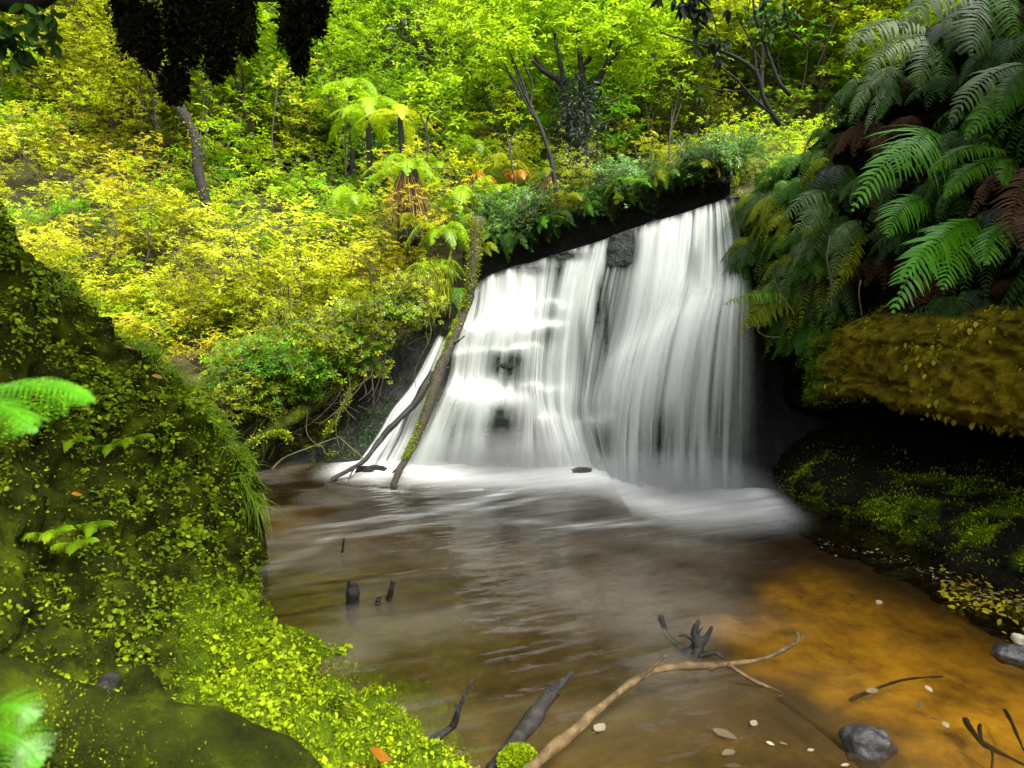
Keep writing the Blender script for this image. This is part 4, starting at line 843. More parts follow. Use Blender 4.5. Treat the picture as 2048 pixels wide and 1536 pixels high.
# far tree, its mist painted as a grey leaf colour
d = 17.0
obj_tree('grey_tree', 'tall tree greyed by painted mist standing in the dim gap at the back', [
    (PP((850, 330, d), (845, 200, d), (830, 80, d), (815, -60, d)), .24, .14), (PP((870, 330, d), (880, 200, d), (888, 80, d), (900, -60, d)), .22, .14), (PP((835, 110, d), (800, 40, d), (770, 10, d)), .07, .02), (PP((890, 100, d), (920, 50, d), (935, -20, d)), .08, .03)],
    (cloud([(840, 40, d - .4), (880, 120, d - .5), (860, 180, d - .4), (910, 80, d - .4), (930, 150, d - .3), (800, 80, d), (870, -10, d - .3), (820, 130, d), (900, 190, d - .5)], 1300, .42), 4, .10, .03), 'bark', 'grey', P(850, 330, d))
for k, (a, b, a2, b2, d, lb) in enumerate(((200, 570, 215, 400, 8.6, 'thin forked sapling stem among yellow shrubs over the high bank'), (285, 560, 295, 440, 9.0, 'thin pale sapling stem in the yellow thicket'), (205, 330, 270, 130, 14, 'bare thin stem behind the yellow thicket'),
        (400, 280, 398, 120, 12, 'slim straight trunk just behind the leaning mossy trunk'), (412, 285, 405, 130, 12.3, 'second slim straight trunk behind the leaning mossy trunk'), (545, 270, 560, 140, 12, 'thin upright stem in the lime bushes'), (690, 300, 640, 130, 12.5, 'thin stem leaning over the tree ferns'),
        (690, 305, 690, 190, 11.5, 'short dark stem beside the tree ferns'), (985, 480, 905, 330, 8.8, 'thin bare stem leaning above the waterfall corner'), (990, 470, 950, 330, 8.9, 'second thin bare stem above the waterfall corner'), (1045, 440, 1010, 230, 9.2, 'thin reddish stem rising from the ferns above the falls'), (585, 690, 575, 560, 7.6, 'forked dark stem in the olive shrubs over the pool'),
        (850, 420, 830, 300, 9.2, 'short twig stem behind the tree fern stump'), (1340, 330, 1360, 170, 9.5, 'thin stem in the yellow leaves beside the fern curtain'))):
    p0, p1 = P(a, b, d), P(a2, b2, d); m0 = (p0 + p1) / 2 + rng.normal(0, .05, 3); L = np.linalg.norm(p1 - p0)
    st = [([p0 - np.array((0, 0, .4)), p0, m0, p1], .02, .007)] + [([m0, m0 + (p1 - m0) * .5 + rng.normal(0, .08, 3) * L, m0 + (p1 - m0) * .9 + rng.normal(0, .22, 3) * np.array((1, .4, .4)) * L], .01, .004) for _ in range(2)]
    C = p1 + rng.normal(0, .16, (26, 3)) * L * .6
    obj_tree('sapling', lb, st, (C, 5, .07, .026), 'bark', ('yellow', 'lime', 'yellow')[k % 3], p0 - np.array((0, 0, .4)), 'sapling', trunkname='stem', fol='foliage')

# ------------------------------------------------------------------ tree ferns and ground ferns of the hillside
def tree_fern(label, px_, py_, d, h, n, L, mat, skirt=False, tilt=.25, r=.04):
    top_ = P(px_, py_, d); org = top_ - np.array((0, 0, h)); t = thing('tree_fern', label, 'tree fern', tuple(org)); bm_ = MB()
    tube(bm_, path([(0, 0, -.3), (.02, 0, h * .5), (0, 0, h)], 10), np.linspace(r * 1.25, r, 10), 9, .4, 3); ob('trunk', bm_.mesh('trunk'), M['barkdark'], t)
    for k in range(n):
        th = k * 6.283 / n + rng.normal(0, .15); dv = np.array((math.cos(th), math.sin(th), 0)); l_ = L * rng.uniform(.8, 1.1); up_ = tilt * rng.uniform(.6, 1.5)
        b = np.array((0, 0, h)); ob('frond', frond_mesh(b, b + dv * l_ * .5 + np.array((0, 0, up_ * l_ * 1.6)), b + dv * l_ + np.array((0, 0, -l_ * rng.uniform(.1, .45))), l_ * .22, 22, (0, 0, 1), True, .2), M[mat], t)
    if skirt:
        n = 240; fm = MB(); th = rng.random(n) * 6.28; B = np.stack([np.cos(th) * r * .8, np.sin(th) * r * .8, h - rng.uniform(0, .12, n)], -1)
        blades(fm, B, np.stack([np.cos(th) * .32, np.sin(th) * .32, -1 + 0 * th], -1) + rng.normal(0, .16, (n, 3)), rng.uniform(.3, .75, n), .010, np.full(n, .15)); ob('dead_skirt', fm.mesh('dead_skirt'), M['straw'], t)
    return t
tree_fern('squat tree fern stump with a skirt of dead brown fronds', 816, 342, 8.8, .62, 9, .62, 'lime', True, .3, .12)
tree_fern('tree fern with pale arching fronds above the lime bushes', 735, 235, 11.5, 1.0, 9, .85, 'lime', False, .3)
tree_fern('upper tree fern with a flat crown in the lime bushes', 700, 190, 12.5, 1.2, 9, .9, 'lime', False, .25)
tree_fern('pale tree fern beside the young tree', 800, 235, 11.0, .9, 8, .75, 'yellow', False, .2)
tree_fern('brown skirted tree fern at the foot of the forked tree', 1100, 350, 9.3, .5, 8, .5, 'olive', True, .2, .1)
HF = [fern_proto(9, .5, fan=3.1, two=True, wid=.13, hang=.35, npair=18), fern_proto(8, .42, fan=3.1, two=True, wid=.11, hang=.3, npair=16)]
for k, (a, b, d, s_, mt, lb) in enumerate(((885, 470, 8.1, 1.0, 'lime', 'lime fern on the bank left of the leaning log'), (870, 540, 7.9, 1.1, 'lime', 'lime fern hanging below another beside the leaning log'), (900, 595, 7.7, .8, 'green', 'small fern hanging on the dark bank beside the log'), (960, 440, 8.4, .9, 'yellow', 'yellow fern above the corner of the falls'),
        (930, 400, 8.8, 1.1, 'lime', 'lime fern between the stump and the falls'), (990, 380, 9.0, 1.1, 'lime', 'broad lime fern behind the thin stems above the falls'), (1040, 395, 9.0, .9, 'green', 'green fern left of the forked tree base'), (880, 335, 9.6, 1.2, 'lime', 'lime fern behind the tree fern stump'), (945, 300, 10.2, 1.2, 'lime', 'large lime fern in the clearing'),
        (1010, 330, 9.8, 1.0, 'yellow', 'yellow green fern in the clearing near the slender stems'), (700, 395, 9.4, .9, 'lime', 'lime fern among the yellow shrubs'), (1000, 470, 8.2, .7, 'olive', 'olive fern drooping over the dark recess'), (1080, 445, 8.2, .7, 'olive', 'olive fern at the rim of the recess under the forked tree'), (1150, 430, 8.2, .65, 'olive', 'dark fern at the rim right below the forked tree'), (1230, 405, 8.3, .6, 'olive', 'dark fern at the end of the recess rim'), (830, 445, 8.4, .8, 'olive', 'olive fern below the stump skirt'),
        (955, 365, 9.3, .8, 'orange', 'orange tinted dying fern above the falls'), (1035, 350, 9.5, .7, 'orange', 'small orange dying fern near the forked tree'))):
    t = thing('fern', lb, 'fern', tuple(P(a, b, d)), rng.random() * 6.28, None, s_)
    for f in HF[k % 2]: ob('frond', f, M[mt], t)

# ------------------------------------------------------------------ logs, branches and sticks
def stick(name, label, cat, parts, mat, group=None, sides=12, rough=.5):
    """parts: (name, pixel path with depths, r0, r1)"""
    first = np.array(P(*parts[0][1][0])); t = None
    if len(parts) > 1: t = thing(name, label, cat, tuple(first), 0, group)
    for k, (pn, pp, r0, r1, *mm) in enumerate(parts):
        mb = MB(); q = path([P(*v) for v in pp], 26); q[2:-1] = wiggle(q, r0 * .55, 3.5, k + len(label))[2:-1]
        tube(mb, q, np.linspace(r0, r1, 26) * (1 + .10 * np.sin(np.arange(26) * .55 + k)), sides, rough, k + len(label)); me = mb.mesh(pn, org=first)
        mt = M[mm[0]] if mm else M[mat]
        if t is None: o = ob(name, me, mt, None, tuple(first)); tag(o, label, cat, group); return o
        ob(pn, me, mt, t)
    return t
def fuzz(parent, pp, rad, n, L, mat, name='moss', side=(0, 0, .6), asz=.4):
    q = path([P(*v) for v in pp], 60); r = np.interp(np.linspace(0, 1, 60), np.linspace(0, 1, len(rad)), rad); k = rng.integers(0, 60, n); nv = rdir(n) + np.array(side); nv = unit(nv)
    B = q[k] + nv * r[k][:, None] * .95 + rng.normal(0, .01, (n, 3)); mb = MB(); ln = L * rng.uniform(.5, 1.3, n)
    leaves(mb, B, nv + rng.normal(0, .5, (n, 3)), rdir(n), ln, ln * asz); o = ob(name, mb.mesh(name, org=np.array(parent.location)), M[mat], parent); o['kind'] = 'stuff'
lp = [(954, 436, 7.3), (944, 550, 7.18), (922, 640, 7.05), (880, 740, 6.88), (845, 850, 6.68), (812, 920, 6.45), (788, 978, 6.12)]
t = stick('leaning_log', 'mossy fallen log leaning against the edge of the waterfall', 'log', [('log', lp, .066, .030, 'bark'), ('branch_stub', [(818, 905, 6.5), (805, 925, 6.42), (786, 945, 6.35)], .018, .009, 'wetwood'), ('branch_stub', [(900, 690, 6.98), (918, 682, 6.9), (930, 672, 6.85)], .014, .006, 'wetwood')], 'barkmoss')
fuzz(t, [(953, 448, 7.22), (948, 500, 7.17), (941, 570, 7.12), (928, 620, 7.05)], [.07, .09, .05, .02], 1500, .032, 'olive', 'moss_tuft')
fuzz(t, lp[2:6], [.06, .05, .042, .034], 2600, .02, 'moss_leaf', 'moss_film', (-.6, -.2, .5))
stick('fallen_branch', 'dark crooked branch reaching from the cascade into the pool edge', 'branch', [('branch', [(866, 745, 6.95), (835, 800, 6.85), (785, 850, 6.75), (762, 880, 6.7), (725, 925, 6.55), (690, 945, 6.45), (648, 968, 6.3)], .042, .016), ('twig', [(715, 930, 6.5), (706, 940, 6.45), (700, 952, 6.4)], .012, .006), ('twig', [(728, 918, 6.55), (705, 898, 6.55), (676, 872, 6.55)], .008, .004, 'stem')], 'wetwood')
stick('twig', 'pale thin twig arching low over the dark far shore', 'twig', [('twig', [(545, 938, 6.7), (570, 915, 6.7), (620, 895, 6.7), (672, 876, 6.7)], .012, .005), ('side_twig', [(618, 896, 6.7), (640, 890, 6.66), (650, 905, 6.64)], .005, .003)], 'stem')
stick('pale_root', 'pale wavy root hanging from the shrubs to the dark shore', 'root', [('root', [(560, 735, 7.0), (545, 780, 6.95), (552, 820, 6.9), (540, 855, 6.88), (552, 872, 6.86)], .012, .006)], 'stem')
for k, (pp, r0, lb) in enumerate((([(480, 925, 6.6), (540, 865, 6.75), (610, 820, 6.95), (680, 770, 7.1), (745, 715, 7.3)], .085, 'thick mossy root slanting along the dark far shore'), ([(455, 820, 6.7), (520, 790, 6.9), (590, 760, 7.1), (660, 742, 7.3)], .06, 'dark root under the shrubs above the mossy one'), ([(480, 905, 6.5), (520, 880, 6.6), (560, 868, 6.7), (580, 880, 6.72)], .035, 'short mossy root by the corner of the near bank'), ([(650, 870, 6.95), (690, 810, 7.1), (700, 780, 7.15), (715, 760, 7.2)], .02, 'thin root standing up from the dark far shore'))):
    t = stick('mossy_root', lb, 'root', [('root', pp, r0, r0 * .55), ('rootlet', [pp[1], (pp[1][0] + 8, pp[1][1] + 30, pp[1][2]), (pp[1][0] - 4, pp[1][1] + 55, pp[1][2] - .02)], r0 * .2, .004)], 'barkmoss')
    fuzz(t, pp, [r0, r0 * .8, r0 * .6], 900, .028, 'moss_leaf')
stick('fallen_branch', 'brown curved branch lying out over the near pool', 'branch', [('branch', [(1040, 1560, 2.18), (1100, 1500, 2.3), (1180, 1430, 2.5), (1270, 1362, 2.68), (1340, 1336, 2.8), (1420, 1332, 2.88), (1500, 1322, 2.95), (1560, 1300, 3.0), (1600, 1276, 3.02)], .022, .008),
      ('twig', [(1282, 1356, 2.7), (1305, 1334, 2.7), (1330, 1310, 2.7)], .009, .007), ('twig', [(1455, 1330, 2.9), (1500, 1358, 2.9), (1540, 1376, 2.9), (1560, 1386, 2.9)], .010, .005), ('twig', [(1592, 1282, 3.0), (1596, 1272, 3.0), (1594, 1266, 3.0)], .007, .004), ('twig', [(1598, 1278, 3.02), (1606, 1272, 3.02), (1610, 1270, 3.02)], .006, .004)], 'brownwood')
stick('stick', 'black broken stick jutting from the water beside the near moss', 'stick', [('stick', [(850, 1500, 2.42), (880, 1472, 2.5), (905, 1452, 2.52), (918, 1415, 2.5), (945, 1360, 2.5)], .018, .006), ('splinter', [(906, 1452, 2.52), (915, 1425, 2.5), (910, 1408, 2.5)], .010, .004)], 'wetwood')
stick('stake', 'grey broken stake slanting out of the near pool', 'stake', [('stake', [(985, 1550, 2.3), (1030, 1480, 2.4), (1075, 1420, 2.5), (1108, 1378, 2.56)], .034, .026), ('broken_tip', [(1104, 1384, 2.55), (1122, 1364, 2.58), (1142, 1344, 2.6)], .017, .011), ('splinter', [(1092, 1394, 2.54), (1105, 1378, 2.54), (1112, 1368, 2.55)], .012, .003)], 'wetwood', rough=.2)
for pp, r0, r1, lb in (([(684, 1104, 4.45), (686, 1090, 4.43), (688, 1076, 4.42)], .009, .006, 'thin twig tip standing in the pale streak of the pool'), ([(704, 1215, 3.75), (705, 1185, 3.72), (706, 1166, 3.72)], .036, .030, 'stout brown stub standing in the pool'),
                   ([(778, 1200, 3.8), (783, 1180, 3.76), (787, 1162, 3.75)], .018, .014, 'dark leaning stub standing right of the stout brown one'), ([(756, 1208, 3.72), (757, 1200, 3.72), (758, 1194, 3.72)], .014, .010, 'tiny dark stub low in the water between two taller ones'),
                   ([(455, 1125, 4.1), (490, 1140, 4.12), (522, 1154, 4.14)], .036, .012, 'dark root end poking from the near bank into the pool')):
    stick('stub', lb, 'stub', [('stub', pp, r0, r1)], 'wetwood')
stick('snag', 'black clawed snag half sunk in the middle of the pool', 'snag', [('limb', [(1322, 1235, 3.55), (1336, 1268, 3.4), (1370, 1300, 3.28), (1425, 1334, 3.1)], .012, .016), ('limb', [(1368, 1318, 3.2), (1386, 1296, 3.2), (1408, 1280, 3.2), (1424, 1254, 3.2)], .03, .006), ('limb', [(1384, 1322, 3.18), (1392, 1290, 3.18), (1384, 1262, 3.18), (1396, 1240, 3.18)], .034, .005), ('twig', [(1388, 1282, 3.18), (1374, 1270, 3.16), (1358, 1272, 3.16)], .012, .004), ('twig', [(1400, 1312, 3.15), (1428, 1306, 3.12), (1446, 1316, 3.1)], .014, .004), ('twig', [(1404, 1284, 3.2), (1396, 1268, 3.2), (1406, 1256, 3.2)], .010, .004)], 'wetwood', rough=.8)
# mossy trunk lying across the near corner
lp = [(-140, 1420, 1.45), (60, 1450, 1.5), (240, 1500, 1.52), (430, 1545, 1.56), (600, 1600, 1.62), (760, 1700, 1.7)]
t = stick('mossy_log', 'smooth mossy trunk lying across the near corner of the bank', 'log', [('trunk', lp, .095, .085), ('branch_stub', [(200, 1420, 1.62), (212, 1390, 1.66), (222, 1368, 1.70)], .03, .022, 'wetwood')], 'mossbed', sides=30, rough=.32)
fuzz(t, lp, [.095, .095, .09, .085], 9000, .007, 'moss_leaf', 'moss_film', (0, -.1, .9)); fuzz(t, [(a_, b_ - 55, c_ + .05) for a_, b_, c_ in lp], [.03] * 4, 2600, .018, 'moss_leaf', 'moss_edge', (0, .2, .7), .8)
# moss capped post
c = P(1037, 1535, 2.28); t = thing('mossy_stump', 'small stump capped with a round lime moss cushion by the near branch', 'stump', tuple(c - np.array((0, 0, .25))))
mb = MB(); tube(mb, path([(0, 0, 0), (0, 0, .12), (.0, 0, .26)], 8), [.06] * 8, 12, .2, 3); ob('post', mb.mesh('post'), M['wetwood'], t)
th, ph = np.meshgrid(np.linspace(0, 2 * np.pi, 28, endpoint=False), np.linspace(0, 1.75, 14)); dv = np.stack([np.sin(ph) * np.cos(th), np.sin(ph) * np.sin(th), np.cos(ph)], -1); rr = .068 * (1 + .22 * fbm(dv * 2.4, 3, 8))
mb = MB(); mb.add(dv * rr[..., None] + np.array((0, 0, .25)), gq(14, 28, 0, True)); cap = ob('moss_cushion', mb.mesh('moss_cushion'), M['mossbed'], t)
n = 5200; nv = rdir(n, .5); B = nv * .068 * (1 + .22 * fbm(nv * 2.4, 3, 8))[:, None] + np.array((0, 0, .25)); mb = MB(); leaves(mb, B, nv + rng.normal(0, .5, (n, 3)), rdir(n), rng.uniform(.006, .014, n), .005); ob('moss_blades', mb.mesh('moss_blades'), M['moss_lime'], cap)

# ------------------------------------------------------------------ stones and fallen leaves
M['palestone'] = surfmat('pale_stone', [(.3, (.4, .36, .28)), (.7, (.6, .56, .46))], 8, .5, 30, .4, .01)
def stone(label, px_, py_, z_, r, sq=(1, .8, .6), mat='stone', seed=0):
    c = W(px_, py_, z_); th, ph = np.meshgrid(np.linspace(0, 2 * np.pi, 30, endpoint=False), np.linspace(0, np.pi, 18)); dv = np.stack([np.sin(ph) * np.cos(th), np.sin(ph) * np.sin(th), np.cos(ph)], -1)
    rr = r * (1 + .55 * fbm(dv * 1.3 + seed * 7, 4, seed) - .12 * np.abs(fbm(dv * 3.5 + seed, 3, seed + 9))); mb = MB(); mb.add(dv * rr[..., None] * np.array(sq), gq(18, 30, 0, True)); o = ob('stone', mb.mesh('stone'), M[mat], None, tuple(c)); o.rotation_euler = (0, 0, seed * 1.3); return tag(o, label, 'stone')
stone('wet dark stone standing out of the near pool', 1735, 1490, .02, .085, (.75, 1.1, .75), seed=1)
stone('dark stone with a pale side at the frame edge of the pool', 2035, 1312, .02, .075, (1.2, .8, .6), seed=2)
stone('smooth dark boulder under the foam at the foot of the cascade', 738, 958, -.05, .19, (1.2, .8, .6), 'rock', seed=3)
stone('dark boulder in the foam at the foot of the waterfall', 1165, 955, -.03, .15, (1.3, .8, .6), 'rock', seed=5)
stone('pale cream pebble at the frame edge above the dark stone', 2046, 1282, .03, .05, (1, .8, .6), 'palestone', seed=6)
M['paleleaf'] = leafmat('pale_leaf', (.07, .05, .025), (.22, .18, .11), (.42, .37, .27), .25, .6, .9)
def fallen_leaf(label, c, L, Wd, mat, rz, tilt=(0, 0), group=None, curl=.25):
    nx, ny = 9, 5; u, v = np.meshgrid(np.linspace(0, 1, nx), np.linspace(-1, 1, ny), indexing='ij'); w_ = np.sin(np.pi * u ** .8) ** .9 * (1 + .12 * np.sin(u * 19)) * .5
    V = np.stack([(u - .5) * L, v * w_ * Wd, curl * Wd * (v * v * .5 + .5 * np.sin(u * 3.1 + 1)) * .6], -1); mb = MB(); mb.add(V, gq(nx, ny), None, rng.random())
    tube(mb, [(-.5 * L, 0, .01 * L), (-.62 * L, .02 * L, .03 * L), (-.75 * L, .05 * L, .06 * L)], L * .012, 4, a=.1); o = ob('fallen_leaf', mb.mesh('fallen_leaf'), M[mat], None, tuple(c)); o.rotation_euler = (tilt[0], tilt[1], rz); return tag(o, label, 'leaf', group)
for px_, py_, L in ((1745, 1382, .07), (1858, 1378, .045), (1836, 1408, .04), (1868, 1438, .035), (1892, 1450, .045), (1450, 1469, .10), (1456, 1506, .065), (1465, 1532, .06), (1200, 1455, .08), (1541, 1487, .03), (1567, 1487, .03), (1560, 1392, .025), (1758, 1205, .06), (1622, 1500, .03), (1690, 1530, .03), (1508, 1446, .05)):
    c = W(px_, py_, .012); fallen_leaf('pale leaf floating on the near pool', c, L, L * .55, 'paleleaf', rng.random() * 6.28, (rng.normal(0, .1), rng.normal(0, .1)), 'pale leaves floating on the pool', .15)
def on_bank(px_, py_): k = edge_at(px_, py_, 0); k = k[np.argmin(proj(Vb.reshape(-1, 3)[k])[2])]; return Vb.reshape(-1, 3)[k], Nb.reshape(-1, 3)[k]
for px_, py_, L, mt, lb in ((765, 1518, .12, 'orange', 'large orange leaf lying on the near moss'), (722, 1530, .04, 'orange', 'small orange leaf beside the large one on the moss'), (700, 1412, .05, 'gold', 'pale yellow curled leaf on the moss lump by the pool'), (155, 995, .045, 'orange', 'small orange leaf low on the shaded face of the bank'), (250, 702, .05, 'orange', 'orange leaf on the crest of the bank'), (318, 758, .06, 'orange', 'orange leaf on the bank below the crest'), (332, 772, .05, 'gold', 'golden leaf touching the orange one below the crest'), (525, 1345, .035, 'lime', 'round green leaf on the moss in front of the dark hollow')):
    c, nv = on_bank(px_, py_); c = c + nv * .025 + (CAM - c) / np.linalg.norm(CAM - c) * .03; fallen_leaf(lb, c, L, L * .6, mt, rng.random() * 3, (.55, .2), None, .35)
mb = MB(); n = 260; f = rng.random(n); a = 1640 + 460 * f ** .7 + rng.normal(0, 18, n); b = np.interp(a, [1600, 1750, 1900, 2048, 2100], [1075, 1110, 1165, 1205, 1230]) + rng.normal(0, 14, n) * (.4 + f)
B = np.array([W(x, y, .01) for x, y in zip(a, b)]); ln = rng.uniform(.008, .032, n) ; D = rng.normal(size=(n, 3)) * np.array((1, 1, .15)); leaves2(mb, B + np.array((0, 0, 1)) * rng.uniform(0, .02, (n, 1)), D, np.array((0, 0, 1)) + rng.normal(0, .25, (n, 3)), ln, ln * .6)
tag(ob('shore_litter_leaves', mb.mesh('shore_litter'), M['paleleaf']), 'pale leaf litter washed up along the shaded shore of the pool', 'leaf litter', kind='stuff')
mb = MB(); n = 160; a = rng.uniform(1880, 2060, n); b = 1170 + (a - 1880) * .28 + rng.normal(0, 18, n); B = np.array([W(x, y, .02) for x, y in zip(a, b)]); ln = rng.uniform(.02, .05, n); leaves2(mb, B, rng.normal(size=(n, 3)) * np.array((1, 1, .2)), np.array((0, 0, 1)) + rng.normal(0, .25, (n, 3)), ln, ln * .6)
tag(ob('golden_litter_leaves', mb.mesh('golden_litter'), M['gold']), 'golden leaf litter by the shaded shore near the frame edge', 'leaf litter', kind='stuff')
for k, (pp, r0, lb) in enumerate((([(1700, 1400), (1765, 1372), (1820, 1358), (1885, 1353)], .009, 'dark sunken twig lying on the amber sand'), ([(1930, 1440), (1960, 1480), (1990, 1500), (2048, 1530)], .014, 'dark sunken branch in the sandy corner of the pool'), ([(1960, 1450), (1965, 1480), (1985, 1500), (1980, 1560)], .009, 'dark sunken twig crossing the branch in the sandy corner'), ([(1560, 1395), (1620, 1440), (1690, 1500), (1740, 1560)], .016, 'sunken dark branch running below the brown one'), ([(2010, 1420), (2030, 1460), (2048, 1500)], .009, 'small sunken twig at the sandy frame edge'))):
    q = [(x, y, proj(W(x, y, -.20)[None])[2][0]) for x, y in pp]; stick('sunken_twig', lb, 'twig', [('twig', q, r0, r0 * .4)], 'wetwood')

# ------------------------------------------------------------------ near fern fronds and ferns on the bank
def small_fern(label, root, fr, mat, two=True, npair=18, nrm=(0, -.5, 1)):
    root = np.array(root); t = thing('fern', label, 'fern', tuple(root))
    for (c, e, wd) in fr: ob('frond', frond_mesh((0, 0, 0), P(*c) - root, P(*e) - root, wd, npair, nrm, two, stalk=.1), M[mat], t)
small_fern('blurred lime fern frond leaning into the near side of the bank', P(-130, 830, .85), [((40, 730, .82), (185, 800, .82), .05), ((-20, 770, .8), (70, 860, .78), .045)], 'fernlime', True, 26)
small_fern('blurred green fern fronds in the near corner by the mossy trunk', P(-60, 1480, .7), [((10, 1370, .7), (70, 1440, .7), .04), ((20, 1440, .68), (80, 1530, .68), .04)], 'fernlime', True, 20)
for a, b, lb in ((185, 1062, 'small flat fern on the middle of the mossy bank'), (100, 1070, 'tiny fern left of the flat one on the mossy bank'), (150, 1095, 'tiny fern just below the flat one on the mossy bank'), (260, 885, 'delicate pale fern in the upper face of the mossy bank'), (220, 900, 'second delicate fern in the upper face of the mossy bank'), (140, 890, 'little fern below the blurred frond')):
    c, nv = on_bank(a, b); d_ = proj(c[None])[2][0]; small_fern(lb, c, [((a - 25, b - 18, d_ - .1), (a - 60, b + 10, d_ - .1), .03), ((a + 15, b - 22, d_ - .12), (a + 45, b - 14, d_ - .12), .028), ((a, b - 25, d_ - .15), (a - 10, b + 12, d_ - .18), .03)], 'lime', True, 14)

# ------------------------------------------------------------------ moss hung branch at the top, leaning trunk, overhanging twigs
d = 2.7
t = thing('hanging_moss_branch', 'dark branch hung with shaggy moss darkened as a shaded silhouette across the top', 'branch', tuple(P(420, -120, d)))
org = np.array(t.location); mb = MB()
tube(mb, wiggle(path(PP((-140, -260, 2.4), (100, -140, 2.55), (330, -60, d), (520, -40, d), (680, -70, d + .2), (900, -160, d + .4)), 24), .03, 3, 2), np.linspace(.10, .05, 24), 9, .3, 4)
ob('branch', mb.mesh('branch', org=org), M['barkdark'], t)
for k, (cx_, bot, hw, topy) in enumerate(((262, 95, 32, -60), (300, 128, 26, 20), (345, 115, 24, -30), (352, 190, 30, 148), (385, 118, 34, -60), (425, 150, 30, -40), (448, 130, 24, 20), (480, 95, 34, -70), (592, 78, 40, -70), (600, 132, 24, 0), (632, 60, 26, -50), (240, 40, 22, -60))):
    p0, p1 = P(cx_, topy, d + rng.normal(0, .08)), P(cx_ + rng.normal(0, 6), bot, d); m = 16; f = np.linspace(0, 1, m); q = p0 + (p1 - p0) * f[:, None]; rr = .55 * hw * d / FPX * (.35 + .75 * np.sin(np.pi * np.clip(f * .8 + .12, 0, 1)))
    mb = MB(); tube(mb, wiggle(q, .03, 7, k), rr * .8, 16, .9, k)
    n = 2200; kk = rng.integers(0, m, n); nv = rdir(n); B = q[kk] + nv * rr[kk][:, None] * .85 * (1 + .5 * fbm(q[kk] * 9 + nv * 1.5, 3, k))[:, None] + rng.normal(0, .012, (n, 3)); leaves(mb, B, nv * .9 + rng.normal(0, .6, (n, 3)) + np.array((0, 0, -.4)), rdir(n), rng.uniform(.012, .035, n), .010); ob('moss_clump', mb.mesh('moss_clump', org=org), M['moss_shaded'], t)
mb = MB(); tube(mb, PP((350, 40, d), (352, 120, d), (351, 160, d)), .008, 5); ob('moss_strand', mb.mesh('moss_strand', org=org), M['moss_shaded'], t)
lp = [(412, 420, 9.2), (398, 330, 9.2), (392, 285, 9.2), (372, 235, 9.2), (345, 190, 9.2), (310, 120, 9.2), (270, 20, 9.2), (240, -80, 9.2)]
t = stick('leaning_tree', 'short mossy trunk leaning out of the yellow shrubs below the hanging moss', 'tree', [('trunk', lp, .075, .05), ('branch', [(345, 190, 9.2), (375, 130, 9.3), (395, 60, 9.3)], .05, .02)], 'barkdark')
fuzz(t, lp, [.075, .07, .06, .05], 500, .05, 'moss_olive', 'moss', (0, -.3, .1))
def leafy_branch(name, label, stems, cl, n, lf, mat, sg, bark='barkdark', per=5):
    org = P(*stems[0][0][0]); t = thing(name, label, 'branch', tuple(org)); mb = MB()
    for k, (pp, r0, r1) in enumerate(stems): tube(mb, wiggle(path(PP(*pp), 16), r0, 3, k), np.linspace(r0, r1, 16), 6, .2, k)
    ob('stem', mb.mesh('stem', org=org), M[bark], t)
    c = np.array([P(*v) for v in cl]); C = c[rng.integers(0, len(c), n)] + rng.normal(0, sg, (n, 3)); fm = MB(); B = np.repeat(C, per, 0); m = len(B)
    leaves2(fm, B, rng.normal(0, .55, (m, 3)) + np.array((0, 0, -.75)), rdir(m), lf * rng.uniform(.7, 1.2, m), lf * .45); o = ob('leaf_spray', fm.mesh('leaf_spray', org=org), M[mat], t); o['kind'] = 'stuff'
d = 3.0
leafy_branch('overhanging_branch', 'dark leafy branch drooping into the top left corner', [([(-120, -60, 2.2), (0, 0, 2.2), (60, 10, 2.2), (120, -20, 2.2)], .06, .03)], [(20, 60, 2.25), (50, 80, 2.25), (-10, 70, 2.25), (70, 50, 2.25), (30, 105, 2.3), (95, 25, 2.25)], 26, .06, 'deep', .03)
leafy_branch('overhanging_branch', 'dark leafy twig hanging into the top centre right', [([(1390, -90, d), (1388, -30, d), (1380, 20, d), (1420, 60, d)], .012, .004), ([(1385, -10, d), (1420, 20, d), (1435, 70, d)], .006, .003)], [(1380, 0, d), (1350, 10, d), (1400, 25, d), (1425, 20, d), (1432, 85, d), (1370, 40, d), (1340, -10, d), (1440, -10, d), (1410, 60, d)], 22, .065, 'shade', .025)
d = 5.6
leafy_branch('overhanging_branch', 'bare dark branch reaching left from the top of the fern curtain', [([(1560, 250, d), (1530, 200, d), (1512, 140, d), (1460, 108, d), (1410, 92, d), (1385, 84, d), (1320, 64, d)], .022, .005), ([(1512, 140, d), (1508, 100, d), (1490, 60, d), (1478, 42, d)], .012, .005), ([(1500, 130, d), (1470, 110, d), (1452, 92, d)], .006, .003)],
    [(1385, 175, d), (1370, 165, d), (1425, 205, d), (1400, 190, d), (1380, 200, d)], 9, .07, 'deep', .03)
leafy_branch('overhanging_branch', 'dark upright branch with leaves crossing the yellow gap beside the ferns', [([(1580, 190, d), (1555, 160, d), (1530, 90, d), (1510, 30, d), (1500, -60, d)], .02, .008), ([(1545, 230, d), (1500, 190, d), (1470, 155, d), (1435, 128, d), (1432, 100, d)], .012, .005), ([(1488, 182, d), (1440, 180, d), (1400, 172, d)], .007, .003), ([(1620, 100, d), (1590, 70, d), (1560, 45, d)], .008, .004)],
    [(1545, 40, d), (1530, 20, d), (1560, 10, d), (1500, 10, d), (1480, 20, d), (1540, 60, d), (1450, -10, d), (1570, 25, d), (1430, 90, d)], 44, .075, 'deep', .06)
